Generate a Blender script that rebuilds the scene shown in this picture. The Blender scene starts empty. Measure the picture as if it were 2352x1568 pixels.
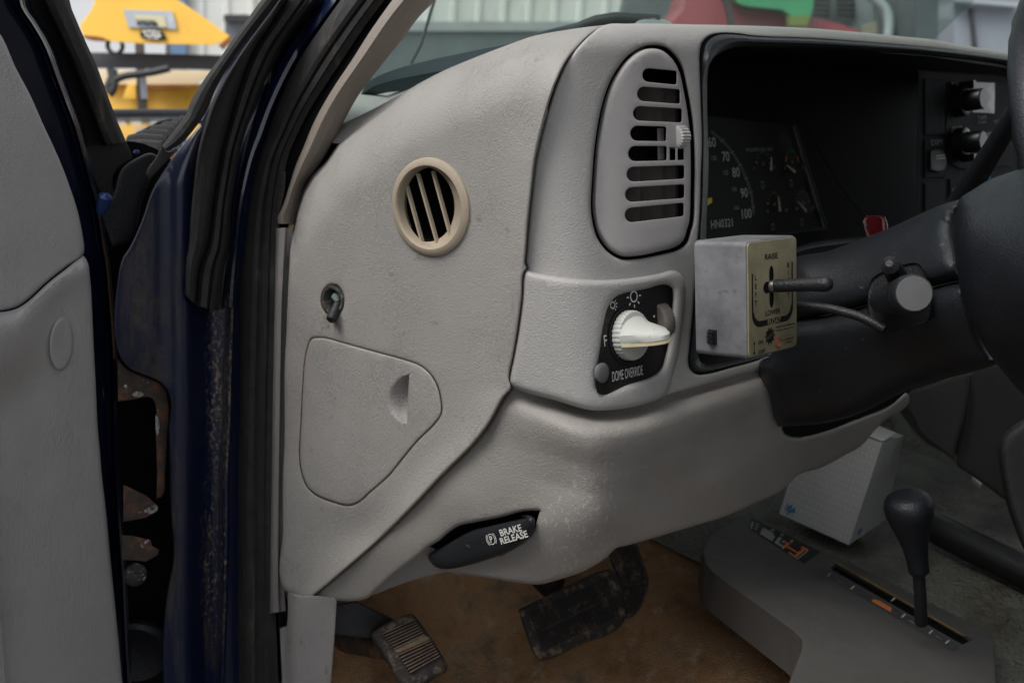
import bpy, bmesh, math, random
import numpy as np
from mathutils import Vector, Matrix
from mathutils.geometry import delaunay_2d_cdt
random.seed(4); rng = np.random.default_rng(7)
scn = bpy.context.scene
COL = scn.collection

# ------------------------------------------------------------------ camera, sky, sun, exposure
FP, IW, IH = 2400.0, 2352.0, 1568.0
_X = np.array([2484, 494, -2400.]); _X /= np.linalg.norm(_X)
_Z = np.array([593, 8727, 2400.]); _Z -= _X * _Z.dot(_X); _Z /= np.linalg.norm(_Z)
_Y = np.cross(_Z, _X)
ROT = np.array([_X, _Y, _Z])
CAM = np.array([0, 0, 1.4])
cd = bpy.data.cameras.new('camera'); cam = bpy.data.objects.new('camera', cd); COL.objects.link(cam)
M = Matrix([list(ROT[i]) + [CAM[i]] for i in range(3)] + [[0, 0, 0, 1]])
cam.matrix_world = M
cd.sensor_width = 24.0; cd.lens = 24.0 * FP / IW; cd.clip_start = .02; cd.clip_end = 400
cd.dof.use_dof = True; cd.dof.focus_distance = 0.95; cd.dof.aperture_fstop = 5.0
scn.camera = cam
w = bpy.data.worlds.new('World'); scn.world = w; w.use_nodes = True
nt = w.node_tree; bg = nt.nodes['Background']
sky = nt.nodes.new('ShaderNodeTexSky'); sky.sky_type = 'NISHITA'; sky.sun_disc = False
SUN_EL, SUN_AZ = math.radians(57), math.radians(286)     # compass azimuth: from the rear left of the truck
sky.sun_elevation = SUN_EL; sky.sun_rotation = SUN_AZ
sky.air_density = 1.0; sky.dust_density = 2.0; sky.ozone_density = 1.0
hs = nt.nodes.new('ShaderNodeHueSaturation'); hs.inputs['Saturation'].default_value = .25
nt.links.new(sky.outputs[0], hs.inputs['Color']); nt.links.new(hs.outputs[0], bg.inputs[0]); bg.inputs[1].default_value = .15
sl = bpy.data.lights.new('sun', 'SUN'); sl.energy = 1.25; sl.angle = math.radians(35); sl.color = (1, .985, .965)
so = bpy.data.objects.new('sun', sl); COL.objects.link(so)
sd = Vector((math.sin(SUN_AZ) * math.cos(SUN_EL), math.cos(SUN_AZ) * math.cos(SUN_EL), math.sin(SUN_EL)))
so.rotation_euler = sd.to_track_quat('Z', 'Y').to_euler(); so.location = (0, 0, 12)
vs = scn.view_settings; vs.view_transform = 'Standard'; vs.look = 'None'; vs.gamma = 1; vs.exposure = 0.72
vs.use_curve_mapping = False
scn.cycles.use_denoising = True
scn.cycles.max_bounces = 8; scn.cycles.diffuse_bounces = 4; scn.cycles.transparent_max_bounces = 12

# ------------------------------------------------------------------ picture <-> space helpers (for measuring the photo)
def rays(uv):
    uv = np.asarray(uv, float).reshape(-1, 2)
    c = np.stack([(uv[:, 0] - IW / 2) / FP, -(uv[:, 1] - IH / 2) / FP, -np.ones(len(uv))], 1)
    return c @ ROT.T
def P(u, v, d): return CAM + rays([(u, v)])[0] * d
def dplane(n, p0):
    n = np.asarray(n, float); k = n.dot(np.asarray(p0) - CAM)
    return lambda uv: k / (rays(uv) @ n)
def at(u, v, fn): return P(u, v, float(fn([(u, v)])[0]))
def at_z(u, v, z): return at(u, v, dplane((0, 0, 1), (0, 0, z)))
def smax(a, b, k): return .5 * (a + b + np.sqrt((a - b) ** 2 + k * k))
def K(x0, y0, pts, s=1.568):
    return [((x0 + x / s) / 1.7415, (y0 + y / s) / 1.7415) for x, y in pts]
def A1(*p): return K(0, 0, p)
def A2(*p): return K(0, 900, p)
def A3(*p): return K(0, 1900, p, 1.887)
def B1(*p): return K(1000, 0, p)
def B2(*p): return K(1000, 900, p)
def B3(*p): return K(1000, 1900, p, 1.887)
def C1(*p): return K(2000, 0, p)
def C2(*p): return K(2000, 900, p)
def C3(*p): return K(2000, 1900, p, 1.887)
def D1(*p): return K(3000, 0, p, 1.5684)
def D2(*p): return K(3000, 900, p, 1.5684)
def D3(*p): return K(3000, 1900, p, 1.887)

def rbf(pts):
    pts = np.array(pts, float); x = pts[:, :2] / 500; n = len(x)
    r = np.linalg.norm(x[:, None] - x[None], axis=2)
    Km = np.where(r > 0, r * r * np.log(r + 1e-12), 0) + np.eye(n) * 2e-3
    Pm = np.hstack([np.ones((n, 1)), x])
    Am = np.block([[Km, Pm], [Pm.T, np.zeros((3, 3))]])
    sol = np.linalg.solve(Am, np.concatenate([pts[:, 2], [0, 0, 0]]))
    def f(uv):
        q = np.asarray(uv, float).reshape(-1, 2) / 500
        r = np.linalg.norm(q[:, None] - x[None], axis=2)
        return np.where(r > 0, r * r * np.log(r + 1e-12), 0) @ sol[:n] + sol[n] + q @ sol[n + 1:]
    return f

# ------------------------------------------------------------------ object helpers
WL = {}
def link(o, parent):
    COL.objects.link(o)
    return o
def thing(name, label, cat, loc, group=None):
    o = bpy.data.objects.new(name, None); COL.objects.link(o); o.empty_display_size = .05
    o.location = loc; WL[o.name] = np.array(loc, float)
    o['label'] = label; o['category'] = cat
    if group: o['group'] = group
    return o
def mesh(name, V, F, mat, parent=None, smooth=True, label=None, auto=40):
    V = np.asarray(V, float)
    c = (V.min(0) + V.max(0)) / 2
    me = bpy.data.meshes.new(name)
    me.from_pydata([tuple(p) for p in (V - c)], [], [tuple(int(i) for i in f) for f in F]); me.validate()
    bm = bmesh.new(); bm.from_mesh(me); bmesh.ops.recalc_face_normals(bm, faces=bm.faces); bm.to_mesh(me); bm.free()
    if smooth:
        me.polygons.foreach_set('use_smooth', [True] * len(me.polygons)); me.set_sharp_from_angle(angle=math.radians(auto))
    me.materials.append(mat)
    o = bpy.data.objects.new(name, me); COL.objects.link(o)
    pw = np.zeros(3)
    if parent: o.parent = parent; pw = WL[parent.name]
    o.location = c - pw; WL[o.name] = c
    if label: o['label'] = label
    return o
def tag(o, label, cat, group=None):
    o['label'] = label; o['category'] = cat
    if group: o['group'] = group
    return o

class MB:
    def __init__(s): s.V = []; s.F = []
    def add(s, V, F):
        b = len(s.V); s.V += [tuple(p) for p in V]; s.F += [tuple(i + b for i in f) for f in F]; return s
    def box(s, o, ex, ey, ez):          # corner o and three edge vectors
        o, ex, ey, ez = [np.asarray(a, float) for a in (o, ex, ey, ez)]
        return s.add([o, o + ex, o + ex + ey, o + ey, o + ez, o + ex + ez, o + ex + ey + ez, o + ey + ez],
                     [(0, 3, 2, 1), (4, 5, 6, 7), (0, 1, 5, 4), (1, 2, 6, 5), (2, 3, 7, 6), (3, 0, 4, 7)])
    def cbox(s, c, ax, ay, az):         # centre and three half vectors
        c, ax, ay, az = [np.asarray(a, float) for a in (c, ax, ay, az)]
        return s.box(c - ax - ay - az, 2 * ax, 2 * ay, 2 * az)
    def tube(s, pts, r, n=12, caps=True):
        pts = [np.asarray(p, float) for p in pts]; rr = r if hasattr(r, '__len__') else [r] * len(pts)
        V = []; F = []; pu = None
        for i, p in enumerate(pts):
            t = pts[min(i + 1, len(pts) - 1)] - pts[max(i - 1, 0)]; t = t / (np.linalg.norm(t) + 1e-12)
            if pu is None: pu = np.array([0, 0, 1.]) if abs(t[2]) < .9 else np.array([1., 0, 0])
            u = pu - t * pu.dot(t); u /= np.linalg.norm(u); pu = u; q = np.cross(t, u)
            for k in range(n):
                a = 2 * math.pi * k / n; V.append(p + rr[i] * (math.cos(a) * u + math.sin(a) * q))
        for i in range(len(pts) - 1):
            for k in range(n):
                F.append((i * n + k, i * n + (k + 1) % n, (i + 1) * n + (k + 1) % n, (i + 1) * n + k))
        if caps: F += [tuple(range(n)), tuple(range((len(pts) - 1) * n, len(pts) * n))]
        return s.add(V, F)
    def lathe(s, c, axis, prof, n=48, up=(0, 0, 1), arc=None):   # prof: (radius, height along axis)
        c = np.asarray(c, float); a = np.asarray(axis, float); a /= np.linalg.norm(a)
        u = np.asarray(up, float); u = u - a * u.dot(a); u /= np.linalg.norm(u); q = np.cross(a, u)
        V = []; F = []
        for r, h in prof:
            for k in range(n):
                t = 2 * math.pi * k / n; V.append(c + a * h + r * (math.cos(t) * u + math.sin(t) * q))
        for i in range(len(prof) - 1):
            for k in range(n): F.append((i * n + k, i * n + (k + 1) % n, (i + 1) * n + (k + 1) % n, (i + 1) * n + k))
        if prof[0][0] > 1e-6: pass
        return s.add(V, F)
    def build(s, name, mat, parent=None, smooth=True, label=None, auto=40):
        return mesh(name, s.V, s.F, mat, parent, smooth, label, auto)

def spline(pts, step, closed=True, smooth=True):
    p = np.array(pts, float); n = len(p); out = []
    rng_ = range(n) if closed else range(n - 1)
    for i in rng_:
        a, b = p[i], p[(i + 1) % n]; L = np.linalg.norm(b - a); m = max(1, int(round(L / step)))
        if smooth:
            p0 = p[(i - 1) % n] if closed or i > 0 else a; p3 = p[(i + 2) % n] if closed or i < n - 2 else b
            # centripetal-ish: limit tangents by segment length, and keep sharp corners sharp
            def tang(x, y, z):
                d1, d2 = y - x, z - y; l1, l2 = np.linalg.norm(d1) + 1e-9, np.linalg.norm(d2) + 1e-9
                c = d1.dot(d2) / l1 / l2
                if c < .45: return None
                t = d1 / l1 + d2 / l2; return t / (np.linalg.norm(t) + 1e-9)
            ta = tang(p0, a, b) if (closed or i > 0) else None; tb = tang(a, b, p3) if (closed or i < n - 2) else None
            ta = (b - a) if ta is None else ta * L; tb = (b - a) if tb is None else tb * L
            for k in range(m):
                t = k / m; h = t * t * (3 - 2 * t)
                out.append((2 * t**3 - 3 * t**2 + 1) * a + (t**3 - 2 * t**2 + t) * ta + (-2 * t**3 + 3 * t**2) * b + (t**3 - t**2) * tb)
        else:
            for k in range(m): out.append(a + (b - a) * k / m)
    if not closed: out.append(p[-1])
    return np.array(out)
def inside(q, poly):
    x, y = q[:, 0], q[:, 1]; r = np.zeros(len(q), bool); n = len(poly); j = n - 1
    for i in range(n):
        xi, yi = poly[i]; xj, yj = poly[j]
        c = ((yi > y) != (yj > y)); r ^= c & (x < (xj - xi) * (y - yi) / (yj - yi + 1e-12) + xi); j = i
    return r
def segdist(q, poly):
    d = np.full(len(q), 1e9)
    for i in range(len(poly)):
        a, b = poly[i], poly[(i + 1) % len(poly)]; ab = b - a
        t = np.clip(((q - a) @ ab) / (ab @ ab + 1e-12), 0, 1)
        d = np.minimum(d, np.linalg.norm(q - (a + t[:, None] * ab), axis=1))
    return d
def panel(name, outline, dfn, mat, parent, r=8, roll=None, thick=.012, res=22, holes=(), smooth=True, hr=None, hroll=None,
          hthick=None, extra=None, label=None, back=None, crown=0):
    """a moulded sheet: outline measured on the photo, stood at its own distance dfn, with rolled edges and thickness"""
    step = max(3.5, res * .45)
    if roll is None: roll = r / FP * .95
    hr = r if hr is None else hr; hroll = roll if hroll is None else hroll
    loops = [spline(outline, step, True, smooth)] + [spline(h, max(2.5, step * .6), True, smooth) for h in holes]
    area = lambda L: .5 * np.sum(L[:, 0] * np.roll(L[:, 1], -1) - np.roll(L[:, 0], -1) * L[:, 1])
    if area(loops[0]) < 0: loops[0] = loops[0][::-1]
    for i in range(1, len(loops)):
        if area(loops[i]) > 0: loops[i] = loops[i][::-1]
    cand = []
    for i, L in enumerate(loops):
        R_ = r if i == 0 else hr
        t = np.roll(L, -1, 0) - np.roll(L, 1, 0); t /= np.linalg.norm(t, axis=1)[:, None] + 1e-9
        nrm = np.stack([-t[:, 1], t[:, 0]], 1)
        for fr in (.1, .28, .55, 1.0):
            if R_ * fr > .8:
                c = L + nrm * (R_ * fr); cand.append((c, R_ * fr * .93))
    lo, hi = loops[0].min(0), loops[0].max(0)
    gx, gy = np.meshgrid(np.arange(lo[0], hi[0], res), np.arange(lo[1], hi[1], res * .87))
    gx = gx + (np.arange(gx.shape[0]) % 2)[:, None] * res * .5
    g = np.stack([gx.ravel(), gy.ravel()], 1); cand.append((g, max(r * 1.25, res * .45)))
    if extra is not None: cand.append((np.asarray(extra, float), 1.0))
    pts = [L for L in loops]
    def dist(q):
        d0 = segdist(q, loops[0]); dh = np.full(len(q), 1e9)
        for h in loops[1:]: dh = np.minimum(dh, segdist(q, h))
        return d0, dh
    for c, mind in cand:
        ok = inside(c, loops[0])
        for h in loops[1:]: ok &= ~inside(c, h)
        c = c[ok]
        if len(c):
            d0, dh = dist(c); ok = (np.minimum(d0, dh) >= min(mind, 1e9) * (1 if mind else 1)); pts.append(c[ok])
    allp = np.vstack(pts); edges = []; b = 0
    for L in loops:
        n = len(L); edges += [(b + i, b + (i + 1) % n) for i in range(n)]; b += n
    vs_, es_, fs_, *_ = delaunay_2d_cdt([Vector(p) for p in allp], edges, [], 0, 1e-4)
    q = np.array([tuple(v) for v in vs_]); F = np.array([tuple(f) for f in fs_ if len(f) == 3])
    cen = q[F].mean(1); ok = inside(cen, loops[0])
    for h in loops[1:]: ok &= ~inside(cen, h)
    F = F[ok]
    d0, dh = dist(q)
    def rollf(d, R_, ro):
        if R_ < .5: return 0 * d
        x = 1 - np.clip(d / R_, 0, 1); return ro * (1 - np.sqrt(np.clip(1 - x * x, 0, 1)))
    dep = np.asarray(dfn(q)) + rollf(d0, r, roll) + rollf(dh, hr, hroll)
    if crown: dep = dep - crown * (1 - np.exp(-np.minimum(d0, dh) / 60.))
    ray = rays(q); V = CAM + ray * dep[:, None]
    V = list(V); F = [tuple(f) for f in F]
    cnt = {}
    for f in F:
        for a, b_ in ((f[0], f[1]), (f[1], f[2]), (f[2], f[0])): cnt[(a, b_)] = cnt.get((a, b_), 0) + 1
    bnd = [(a, b_) for (a, b_) in cnt if (b_, a) not in cnt]
    if thick:
        mp = {}
        for a, b_ in bnd:
            for i in (a, b_):
                if i not in mp:
                    th = hthick if (hthick is not None and dh[i] < d0[i]) else thick
                    dv = ray[i] * th if back is None else np.asarray(back, float) * th
                    mp[i] = len(V); V.append(V[i] + dv)
        F += [(b_, a, mp[a], mp[b_]) for a, b_ in bnd]
    return mesh(name, V, F, mat, parent, True, label, 50)
def ribbon(name, L, R, dfn, mat, parent, prof, n_along=70, n_across=12, thick=.01, label=None, smooth=True):
    """a strip between two edges, prof: (0..1 across, rise towards the viewer in metres)"""
    def resamp(p, n):
        p = spline(p, 6, False, smooth); s = np.concatenate([[0], np.cumsum(np.linalg.norm(np.diff(p, axis=0), axis=1))])
        t = np.linspace(0, s[-1], n); return np.stack([np.interp(t, s, p[:, 0]), np.interp(t, s, p[:, 1])], 1)
    Lp, Rp = resamp(L, n_along), resamp(R, n_along)
    ps = sorted(set(list(np.linspace(0, 1, n_across)) + [a for a, _ in prof])); pa, ph = zip(*prof)
    m = len(ps); V = []; F = []
    for i in range(n_along):
        q = np.array([Lp[i] + (Rp[i] - Lp[i]) * s for s in ps]); dd = np.asarray(dfn(q)) - np.interp(ps, pa, ph)
        V += list(CAM + rays(q) * dd[:, None])
    for i in range(n_along - 1):
        for j in range(m - 1): F.append((i * m + j, i * m + j + 1, (i + 1) * m + j + 1, (i + 1) * m + j))
    if thick:
        bnd = [i * m for i in range(n_along)] + [(n_along - 1) * m + j for j in range(1, m)] + [i * m + m - 1 for i in range(n_along - 2, -1, -1)] + list(range(m - 2, 0, -1))
        b = len(V)
        for i in bnd: 
            v = V[i]; d = v - CAM; V.append(v + d / np.linalg.norm(d) * thick)
        k = len(bnd)
        F += [(bnd[i], bnd[(i + 1) % k], b + (i + 1) % k, b + i) for i in range(k)]
    return mesh(name, V, F, mat, parent, True, label, 60)
def text(body, mat, parent, o, ex, ey, name='lettering', size=None, width=None, align='CENTER', off=.0006, ext=.00015, bold=0, label=None):
    """o: anchor in space (middle of the line), ex: reading direction, ey: up of the letters; size = letter height, width fits the line"""
    cu = bpy.data.curves.new('lettering', 'FONT'); cu.body = body; cu.align_x = align; cu.align_y = 'CENTER'; cu.size = 1; cu.extrude = 0; cu.offset = bold
    cu.resolution_u = 3
    t = bpy.data.objects.new('tmp', cu); COL.objects.link(t); bpy.context.view_layer.update()
    me = bpy.data.meshes.new_from_object(t.evaluated_get(bpy.context.evaluated_depsgraph_get()))
    bpy.data.objects.remove(t)
    V = np.array([tuple(v.co) for v in me.vertices]); F = [tuple(p.vertices) for p in me.polygons]
    bpy.data.meshes.remove(me)
    if align == 'CENTER': V[:, 0] -= (V[:, 0].min() + V[:, 0].max()) / 2
    V[:, 1] -= (V[:, 1].min() + V[:, 1].max()) / 2
    h = V[:, 1].max() - V[:, 1].min(); wd = V[:, 0].max() - V[:, 0].min()
    sy = (size / h) if size else None; sx = (width / wd) if width else sy
    if sy is None: sy = sx
    ex = np.asarray(ex, float); ex /= np.linalg.norm(ex); ey = np.asarray(ey, float); ey -= ex * ey.dot(ex) * 0; ey /= np.linalg.norm(ey)
    nn = np.cross(ex, ey); nn /= np.linalg.norm(nn)
    W_ = np.asarray(o) + V[:, :1] * sx * ex + V[:, 1:2] * sy * ey + nn * off
    mb = MB(); mb.add(W_, F)
    return mb.build(name, mat, parent, False, label)

# ------------------------------------------------------------------ materials
def mat(name, col, rough=.6, spec=.4, grain=0, gscale=600, wrinkle=0, wscale=90, var=0, vscale=25, dirt=None, metal=0, coat=0, emit=None, sheen=0, trans=0, wdir=(1, 1, 1)):
    m = bpy.data.materials.new(name); m.use_nodes = True; t = m.node_tree; N = t.nodes; L = t.links; b = N['Principled BSDF']
    b.inputs['Base Color'].default_value = (*col, 1); b.inputs['Roughness'].default_value = rough
    b.inputs['Specular IOR Level'].default_value = spec; b.inputs['Metallic'].default_value = metal
    b.inputs['Coat Weight'].default_value = coat; b.inputs['Coat Roughness'].default_value = .08
    geo = N.new('ShaderNodeNewGeometry'); pos = geo.outputs['Position']
    def noise(sc, det=3, rg=.6, dist=0, vec=None):
        n = N.new('ShaderNodeTexNoise'); n.inputs['Scale'].default_value = sc; n.inputs['Detail'].default_value = det
        n.inputs['Roughness'].default_value = rg; n.inputs['Distortion'].default_value = dist; L.new(vec or pos, n.inputs['Vector']); return n.outputs['Fac']
    def ramp(f, a, b_, ca, cb):
        r = N.new('ShaderNodeValToRGB'); r.color_ramp.elements[0].position = a; r.color_ramp.elements[1].position = b_
        r.color_ramp.elements[0].color = (*ca, 1); r.color_ramp.elements[1].color = (*cb, 1); L.new(f, r.inputs[0]); return r.outputs[0]
    def mix(f, a, b_):
        x = N.new('ShaderNodeMix'); x.data_type = 'RGBA'; L.new(f, x.inputs[0]); L.new(a, x.inputs[6]) ; L.new(b_, x.inputs[7]); return x.outputs[2]
    col_out = None
    if var:
        c0 = tuple(c * (1 - var) for c in col); c1 = tuple(min(1, c * (1 + var)) for c in col)
        col_out = ramp(noise(vscale, 4, .65), .3, .7, c0, c1)
        rr = N.new('ShaderNodeMapRange'); rr.inputs['To Min'].default_value = max(.03, rough - .1); rr.inputs['To Max'].default_value = min(1, rough + .1)
        L.new(noise(vscale * 2.3, 4), rr.inputs['Value']); L.new(rr.outputs[0], b.inputs['Roughness'])
    for d in (dirt or []):       # stains and dust with a shape of their own: (colour, scale, low, high, stretch xyz, detail)
        dc, sc, lo, hi, st, det = d[:6]
        mp = N.new('ShaderNodeMapping'); mp.inputs['Scale'].default_value = st; L.new(pos, mp.inputs['Vector'])
        f = ramp(noise(sc, det, .7, 0, mp.outputs[0]), lo, hi, (0, 0, 0), (1, 1, 1))
        if len(d) > 6:           # limited to a patch: centre, radius xyz
            ce, ra = d[6]
            mq = N.new('ShaderNodeMapping'); mq.vector_type = 'POINT'
            mq.inputs['Scale'].default_value = [1 / q for q in ra]; mq.inputs['Location'].default_value = [-c / q for c, q in zip(ce, ra)]
            L.new(pos, mq.inputs['Vector']); ln = N.new('ShaderNodeVectorMath'); ln.operation = 'LENGTH'; L.new(mq.outputs[0], ln.inputs[0])
            g = ramp(ln.outputs['Value'], .35, 1., (1, 1, 1), (0, 0, 0))
            mm = N.new('ShaderNodeMath'); mm.operation = 'MULTIPLY'; L.new(f, mm.inputs[0]); L.new(g, mm.inputs[1]); f = mm.outputs[0]
        base = col_out
        if base is None:
            rg = N.new('ShaderNodeRGB'); rg.outputs[0].default_value = (*col, 1); base = rg.outputs[0]
        rg = N.new('ShaderNodeRGB'); rg.outputs[0].default_value = (*dc, 1); col_out = mix(f, base, rg.outputs[0])
        if rough < .55:
            pass
    if col_out is not None: L.new(col_out, b.inputs['Base Color'])
    if grain or wrinkle:
        prev = None
        if wrinkle:
            mp = N.new('ShaderNodeMapping'); mp.inputs['Scale'].default_value = wdir; L.new(pos, mp.inputs['Vector'])
            bp = N.new('ShaderNodeBump'); bp.inputs['Distance'].default_value = wrinkle
            mrg = N.new('ShaderNodeMapRange'); mrg.inputs['From Min'].default_value = .38; mrg.inputs['From Max'].default_value = .62; mrg.inputs['To Min'].default_value = .25; L.new(noise(11, 2), mrg.inputs['Value']); L.new(mrg.outputs[0], bp.inputs['Strength'])
            L.new(noise(wscale, 5, .7, 1.5, mp.outputs[0]), bp.inputs['Height']); prev = bp.outputs[0]
        if grain:
            v = N.new('ShaderNodeTexVoronoi'); v.inputs['Scale'].default_value = gscale; v.feature = 'SMOOTH_F1'
            nz = N.new('ShaderNodeTexNoise'); nz.inputs['Scale'].default_value = gscale * .35; L.new(pos, nz.inputs['Vector'])
            ad = N.new('ShaderNodeVectorMath'); ad.operation = 'MULTIPLY_ADD'; L.new(nz.outputs['Color'], ad.inputs[0])
            ad.inputs[1].default_value = (2.2 / gscale,) * 3; L.new(pos, ad.inputs[2]); L.new(ad.outputs[0], v.inputs['Vector'])
            bp = N.new('ShaderNodeBump'); bp.inputs['Strength'].default_value = 1; bp.inputs['Distance'].default_value = grain
            L.new(v.outputs['Distance'], bp.inputs['Height'])
            if prev is not None: L.new(prev, bp.inputs['Normal'])
            prev = bp.outputs[0]
        L.new(prev, b.inputs['Normal'])
    if emit:
        b.inputs['Emission Color'].default_value = (*emit[0], 1); b.inputs['Emission Strength'].default_value = emit[1]
    return m
GREY = (.315, .298, .275)
m_side = mat('grained_grey_vinyl', GREY, .55, .34, .00042, 850, .0019, 180, .05, 9, [((.13, .105, .075), 140, .44, .66, (1, 1, 1), 5, ((.586, .828, 1.137), (.034, .02, .02))), ((.22, .19, .15), 60, .62, .75, (1, 1, 1), 5)], wdir=(1, 1.3, .5))
m_bezel = mat('grained_grey_bezel', (.365, .350, .330), .52, .36, .0004, 900, .0005, 190, .035, 20)
m_vent = mat('smooth_grey_plastic', (.37, .345, .335), .42, .4, .0003, 1500, 0, 0, .03, 30)
m_bolster = mat('grained_bolster_vinyl', (.285, .265, .24), .5, .38, .0004, 850, .0014, 190, .05, 16, [((.40, .385, .36), 230, .56, .63, (1, 1, .6), 5, ((.645, .53, .995), (.07, .10, .10)))])
m_beige = mat('beige_vent_plastic', (.37, .305, .225), .6, .3, .0004, 1400, 0, 0, .05, 60)
m_trim = mat('taupe_pillar_trim', (.25, .215, .18), .6, .3, .0007, 900, 0, 0, .05, 30)
m_trim2 = mat('grey_pillar_trim', (.25, .232, .222), .5, .4, .0005, 900, 0, 0, .05, 30, [((.13, .1, .075), 90, .6, .7, (1, 1, .3), 5)])
m_door = mat('door_grey_vinyl', (.42, .408, .395), .5, .4, .0004, 850, .0017, 180, .04, 14, wdir=(1, 1, .45))
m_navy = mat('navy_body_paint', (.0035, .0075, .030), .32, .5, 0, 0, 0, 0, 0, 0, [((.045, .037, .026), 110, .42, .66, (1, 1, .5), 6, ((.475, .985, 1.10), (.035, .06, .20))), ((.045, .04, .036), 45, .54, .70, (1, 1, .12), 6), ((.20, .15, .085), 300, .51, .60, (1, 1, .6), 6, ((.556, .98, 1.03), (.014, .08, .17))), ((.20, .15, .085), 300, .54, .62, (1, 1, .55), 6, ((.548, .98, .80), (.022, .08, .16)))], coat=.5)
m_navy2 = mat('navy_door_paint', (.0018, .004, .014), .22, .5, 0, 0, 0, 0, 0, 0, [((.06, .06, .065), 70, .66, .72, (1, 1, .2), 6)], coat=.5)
m_rubber = mat('weathered_black_rubber', (.036, .034, .033), .8, .2, .0003, 900, 0, 0, .25, 50, [((.10, .085, .065), 40, .58, .74, (1, 1, .15), 5)])
m_black = mat('black_plastic', (.012, .012, .013), .45, .4, .0005, 900, 0, 0, .1, 40)
m_col = mat('charcoal_column_plastic', (.011, .0125, .015), .42, .45, .0003, 1000, 0, 0, .15, 30, [((.085, .085, .085), 60, .64, .72, (1, 1, 2), 6)])
m_hub = mat('charcoal_wheel_vinyl', (.006, .007, .010), .45, .42, .0004, 900, 0, 150, .1, 30)
m_void = mat('dark_cavity', (.006, .006, .006), .9, .1)
m_gasket = mat('dark_gasket', (.024, .027, .030), .42, .5, .0004, 900, 0, 0, .1, 30)
m_cav = mat('cluster_black', (.011, .011, .012), .8, .12, .0003, 900)
m_vane = mat('brown_vane_plastic', (.085, .072, .062), .5, .3, 0, 0, 0, 0, .2, 50)
m_white = mat('worn_white_plastic', (.47, .475, .43), .55, .5, 0, 0, 0, 0, .03, 60, [((.16, .11, .07), 260, .66, .72, (1, 1, 1), 5)])
m_cream = mat('yellowed_plastic', (.62, .54, .34), .5, .3, 0, 0, 0, 0, .1, 90)
m_ink = mat('white_print', (.62, .61, .56), .6, .3)
m_ink2 = mat('grey_print', (.45, .46, .46), .6, .3)
m_inkd = mat('dim_print', (.22, .24, .24), .6, .3)
m_oran = mat('orange_print', (.62, .17, .03), .6, .3)
m_yel = mat('yellow_needle', (.75, .55, .03), .5, .3)
m_need = mat('beige_needle', (.5, .40, .29), .5, .3)
m_bk = mat('black_print', (.012, .012, .01), .6, .2)
m_box = mat('worn_silver_paint', (.20, .201, .21), .5, .45, 0, 900, 0, 0, .2, 40, [((.10, .098, .102), 22, .46, .74, (1, 1, 1), 6), ((.075, .072, .075), 90, .60, .70, (2, .5, 1), 6)], metal=.2)
m_brass = mat('brushed_brass_plate', (.31, .275, .17), .42, .5, 0, 0, 0, 0, .18, 60, metal=.35)
m_chrome = mat('bare_metal', (.45, .42, .4), .35, .5, metal=.9)
m_red = mat('red_plastic', (.08, .003, .004), .15, .5, coat=.6)
m_card = mat('white_carton', (.52, .52, .50), .8, .2, 0, 0, 0, 0, .06, 25)
m_blue = mat('blue_print', (.05, .22, .50), .7, .2)
m_carpet = mat('rusty_brown_carpet', (.28, .16, .082), .95, .1, .002, 500, .001, 60, .45, 14, [((.36, .29, .21), 35, .56, .72, (1, 1, 1), 6), ((.15, .115, .075), 14, .5, .66, (1, 1, 1), 5)])
m_mat = mat('grey_green_ribbed_mat', (.135, .135, .112), .7, .3, .006, 210, 0, 0, .3, 12, [((.075, .058, .036), 9, .54, .70, (1, 1, 1), 5)])
m_cons = mat('console_grey_plastic', (.07, .065, .060), .55, .35, .0006, 900, 0, 0, .06, 20)
m_stack = mat('dark_grey_lower_dash', (.045, .042, .04), .5, .35, .0006, 700, 0, 0, .1, 20)
m_rust = mat('rusty_steel', (.06, .044, .035), .6, .4, .0006, 500, 0, 0, .3, 60, [((.17, .065, .022), 60, .52, .66, (1, 1, 1), 5), ((.5, .49, .5), 45, .66, .7, (1, 1, 1), 3)])
m_steel = mat('chipped_hinge_steel', (.035, .032, .033), .65, .3, .0006, 300, 0, 0, .4, 60, [((.30, .29, .29), 120, .60, .64, (1, 1, 1), 3)])
m_pad = mat('worn_pedal_rubber', (.028, .024, .021), .75, .3, .0006, 700, 0, 0, .3, 60, [((.17, .125, .085), 70, .52, .68, (1, 1, 1), 6)])
m_rib = mat('dusty_tread', (.16, .115, .08), .85, .2, 0, 0, 0, 0, .3, 80)
m_groove = mat('tread_black_rubber', (.018, .016, .015), .8, .2, 0, 0, 0, 0, .3, 80)

# distances of the big mouldings
nF, pF = (0, -1, .2), (.745, .574, 1.324)
dF = dplane(nF, pF)
a11 = math.radians(11); nS = np.array((-math.cos(a11), -math.sin(a11), 0))
pS = at(1310, 400, dF)
dS = dplane(nS, pS)
dFS = lambda uv: smax(dF(uv), dS(uv), .05)
off = lambda fn, d: (lambda uv: fn(uv) + d)
X = np.array([1., 0, 0]); Y = np.array([0, 1., 0]); Z = np.array([0, 0, 1.])

truck = thing('pickup_truck', 'worn dark blue pickup truck with grey dashboard and its driver door swung open', 'pickup truck', (1.35, 1.0, 0))
T = truck

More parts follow.
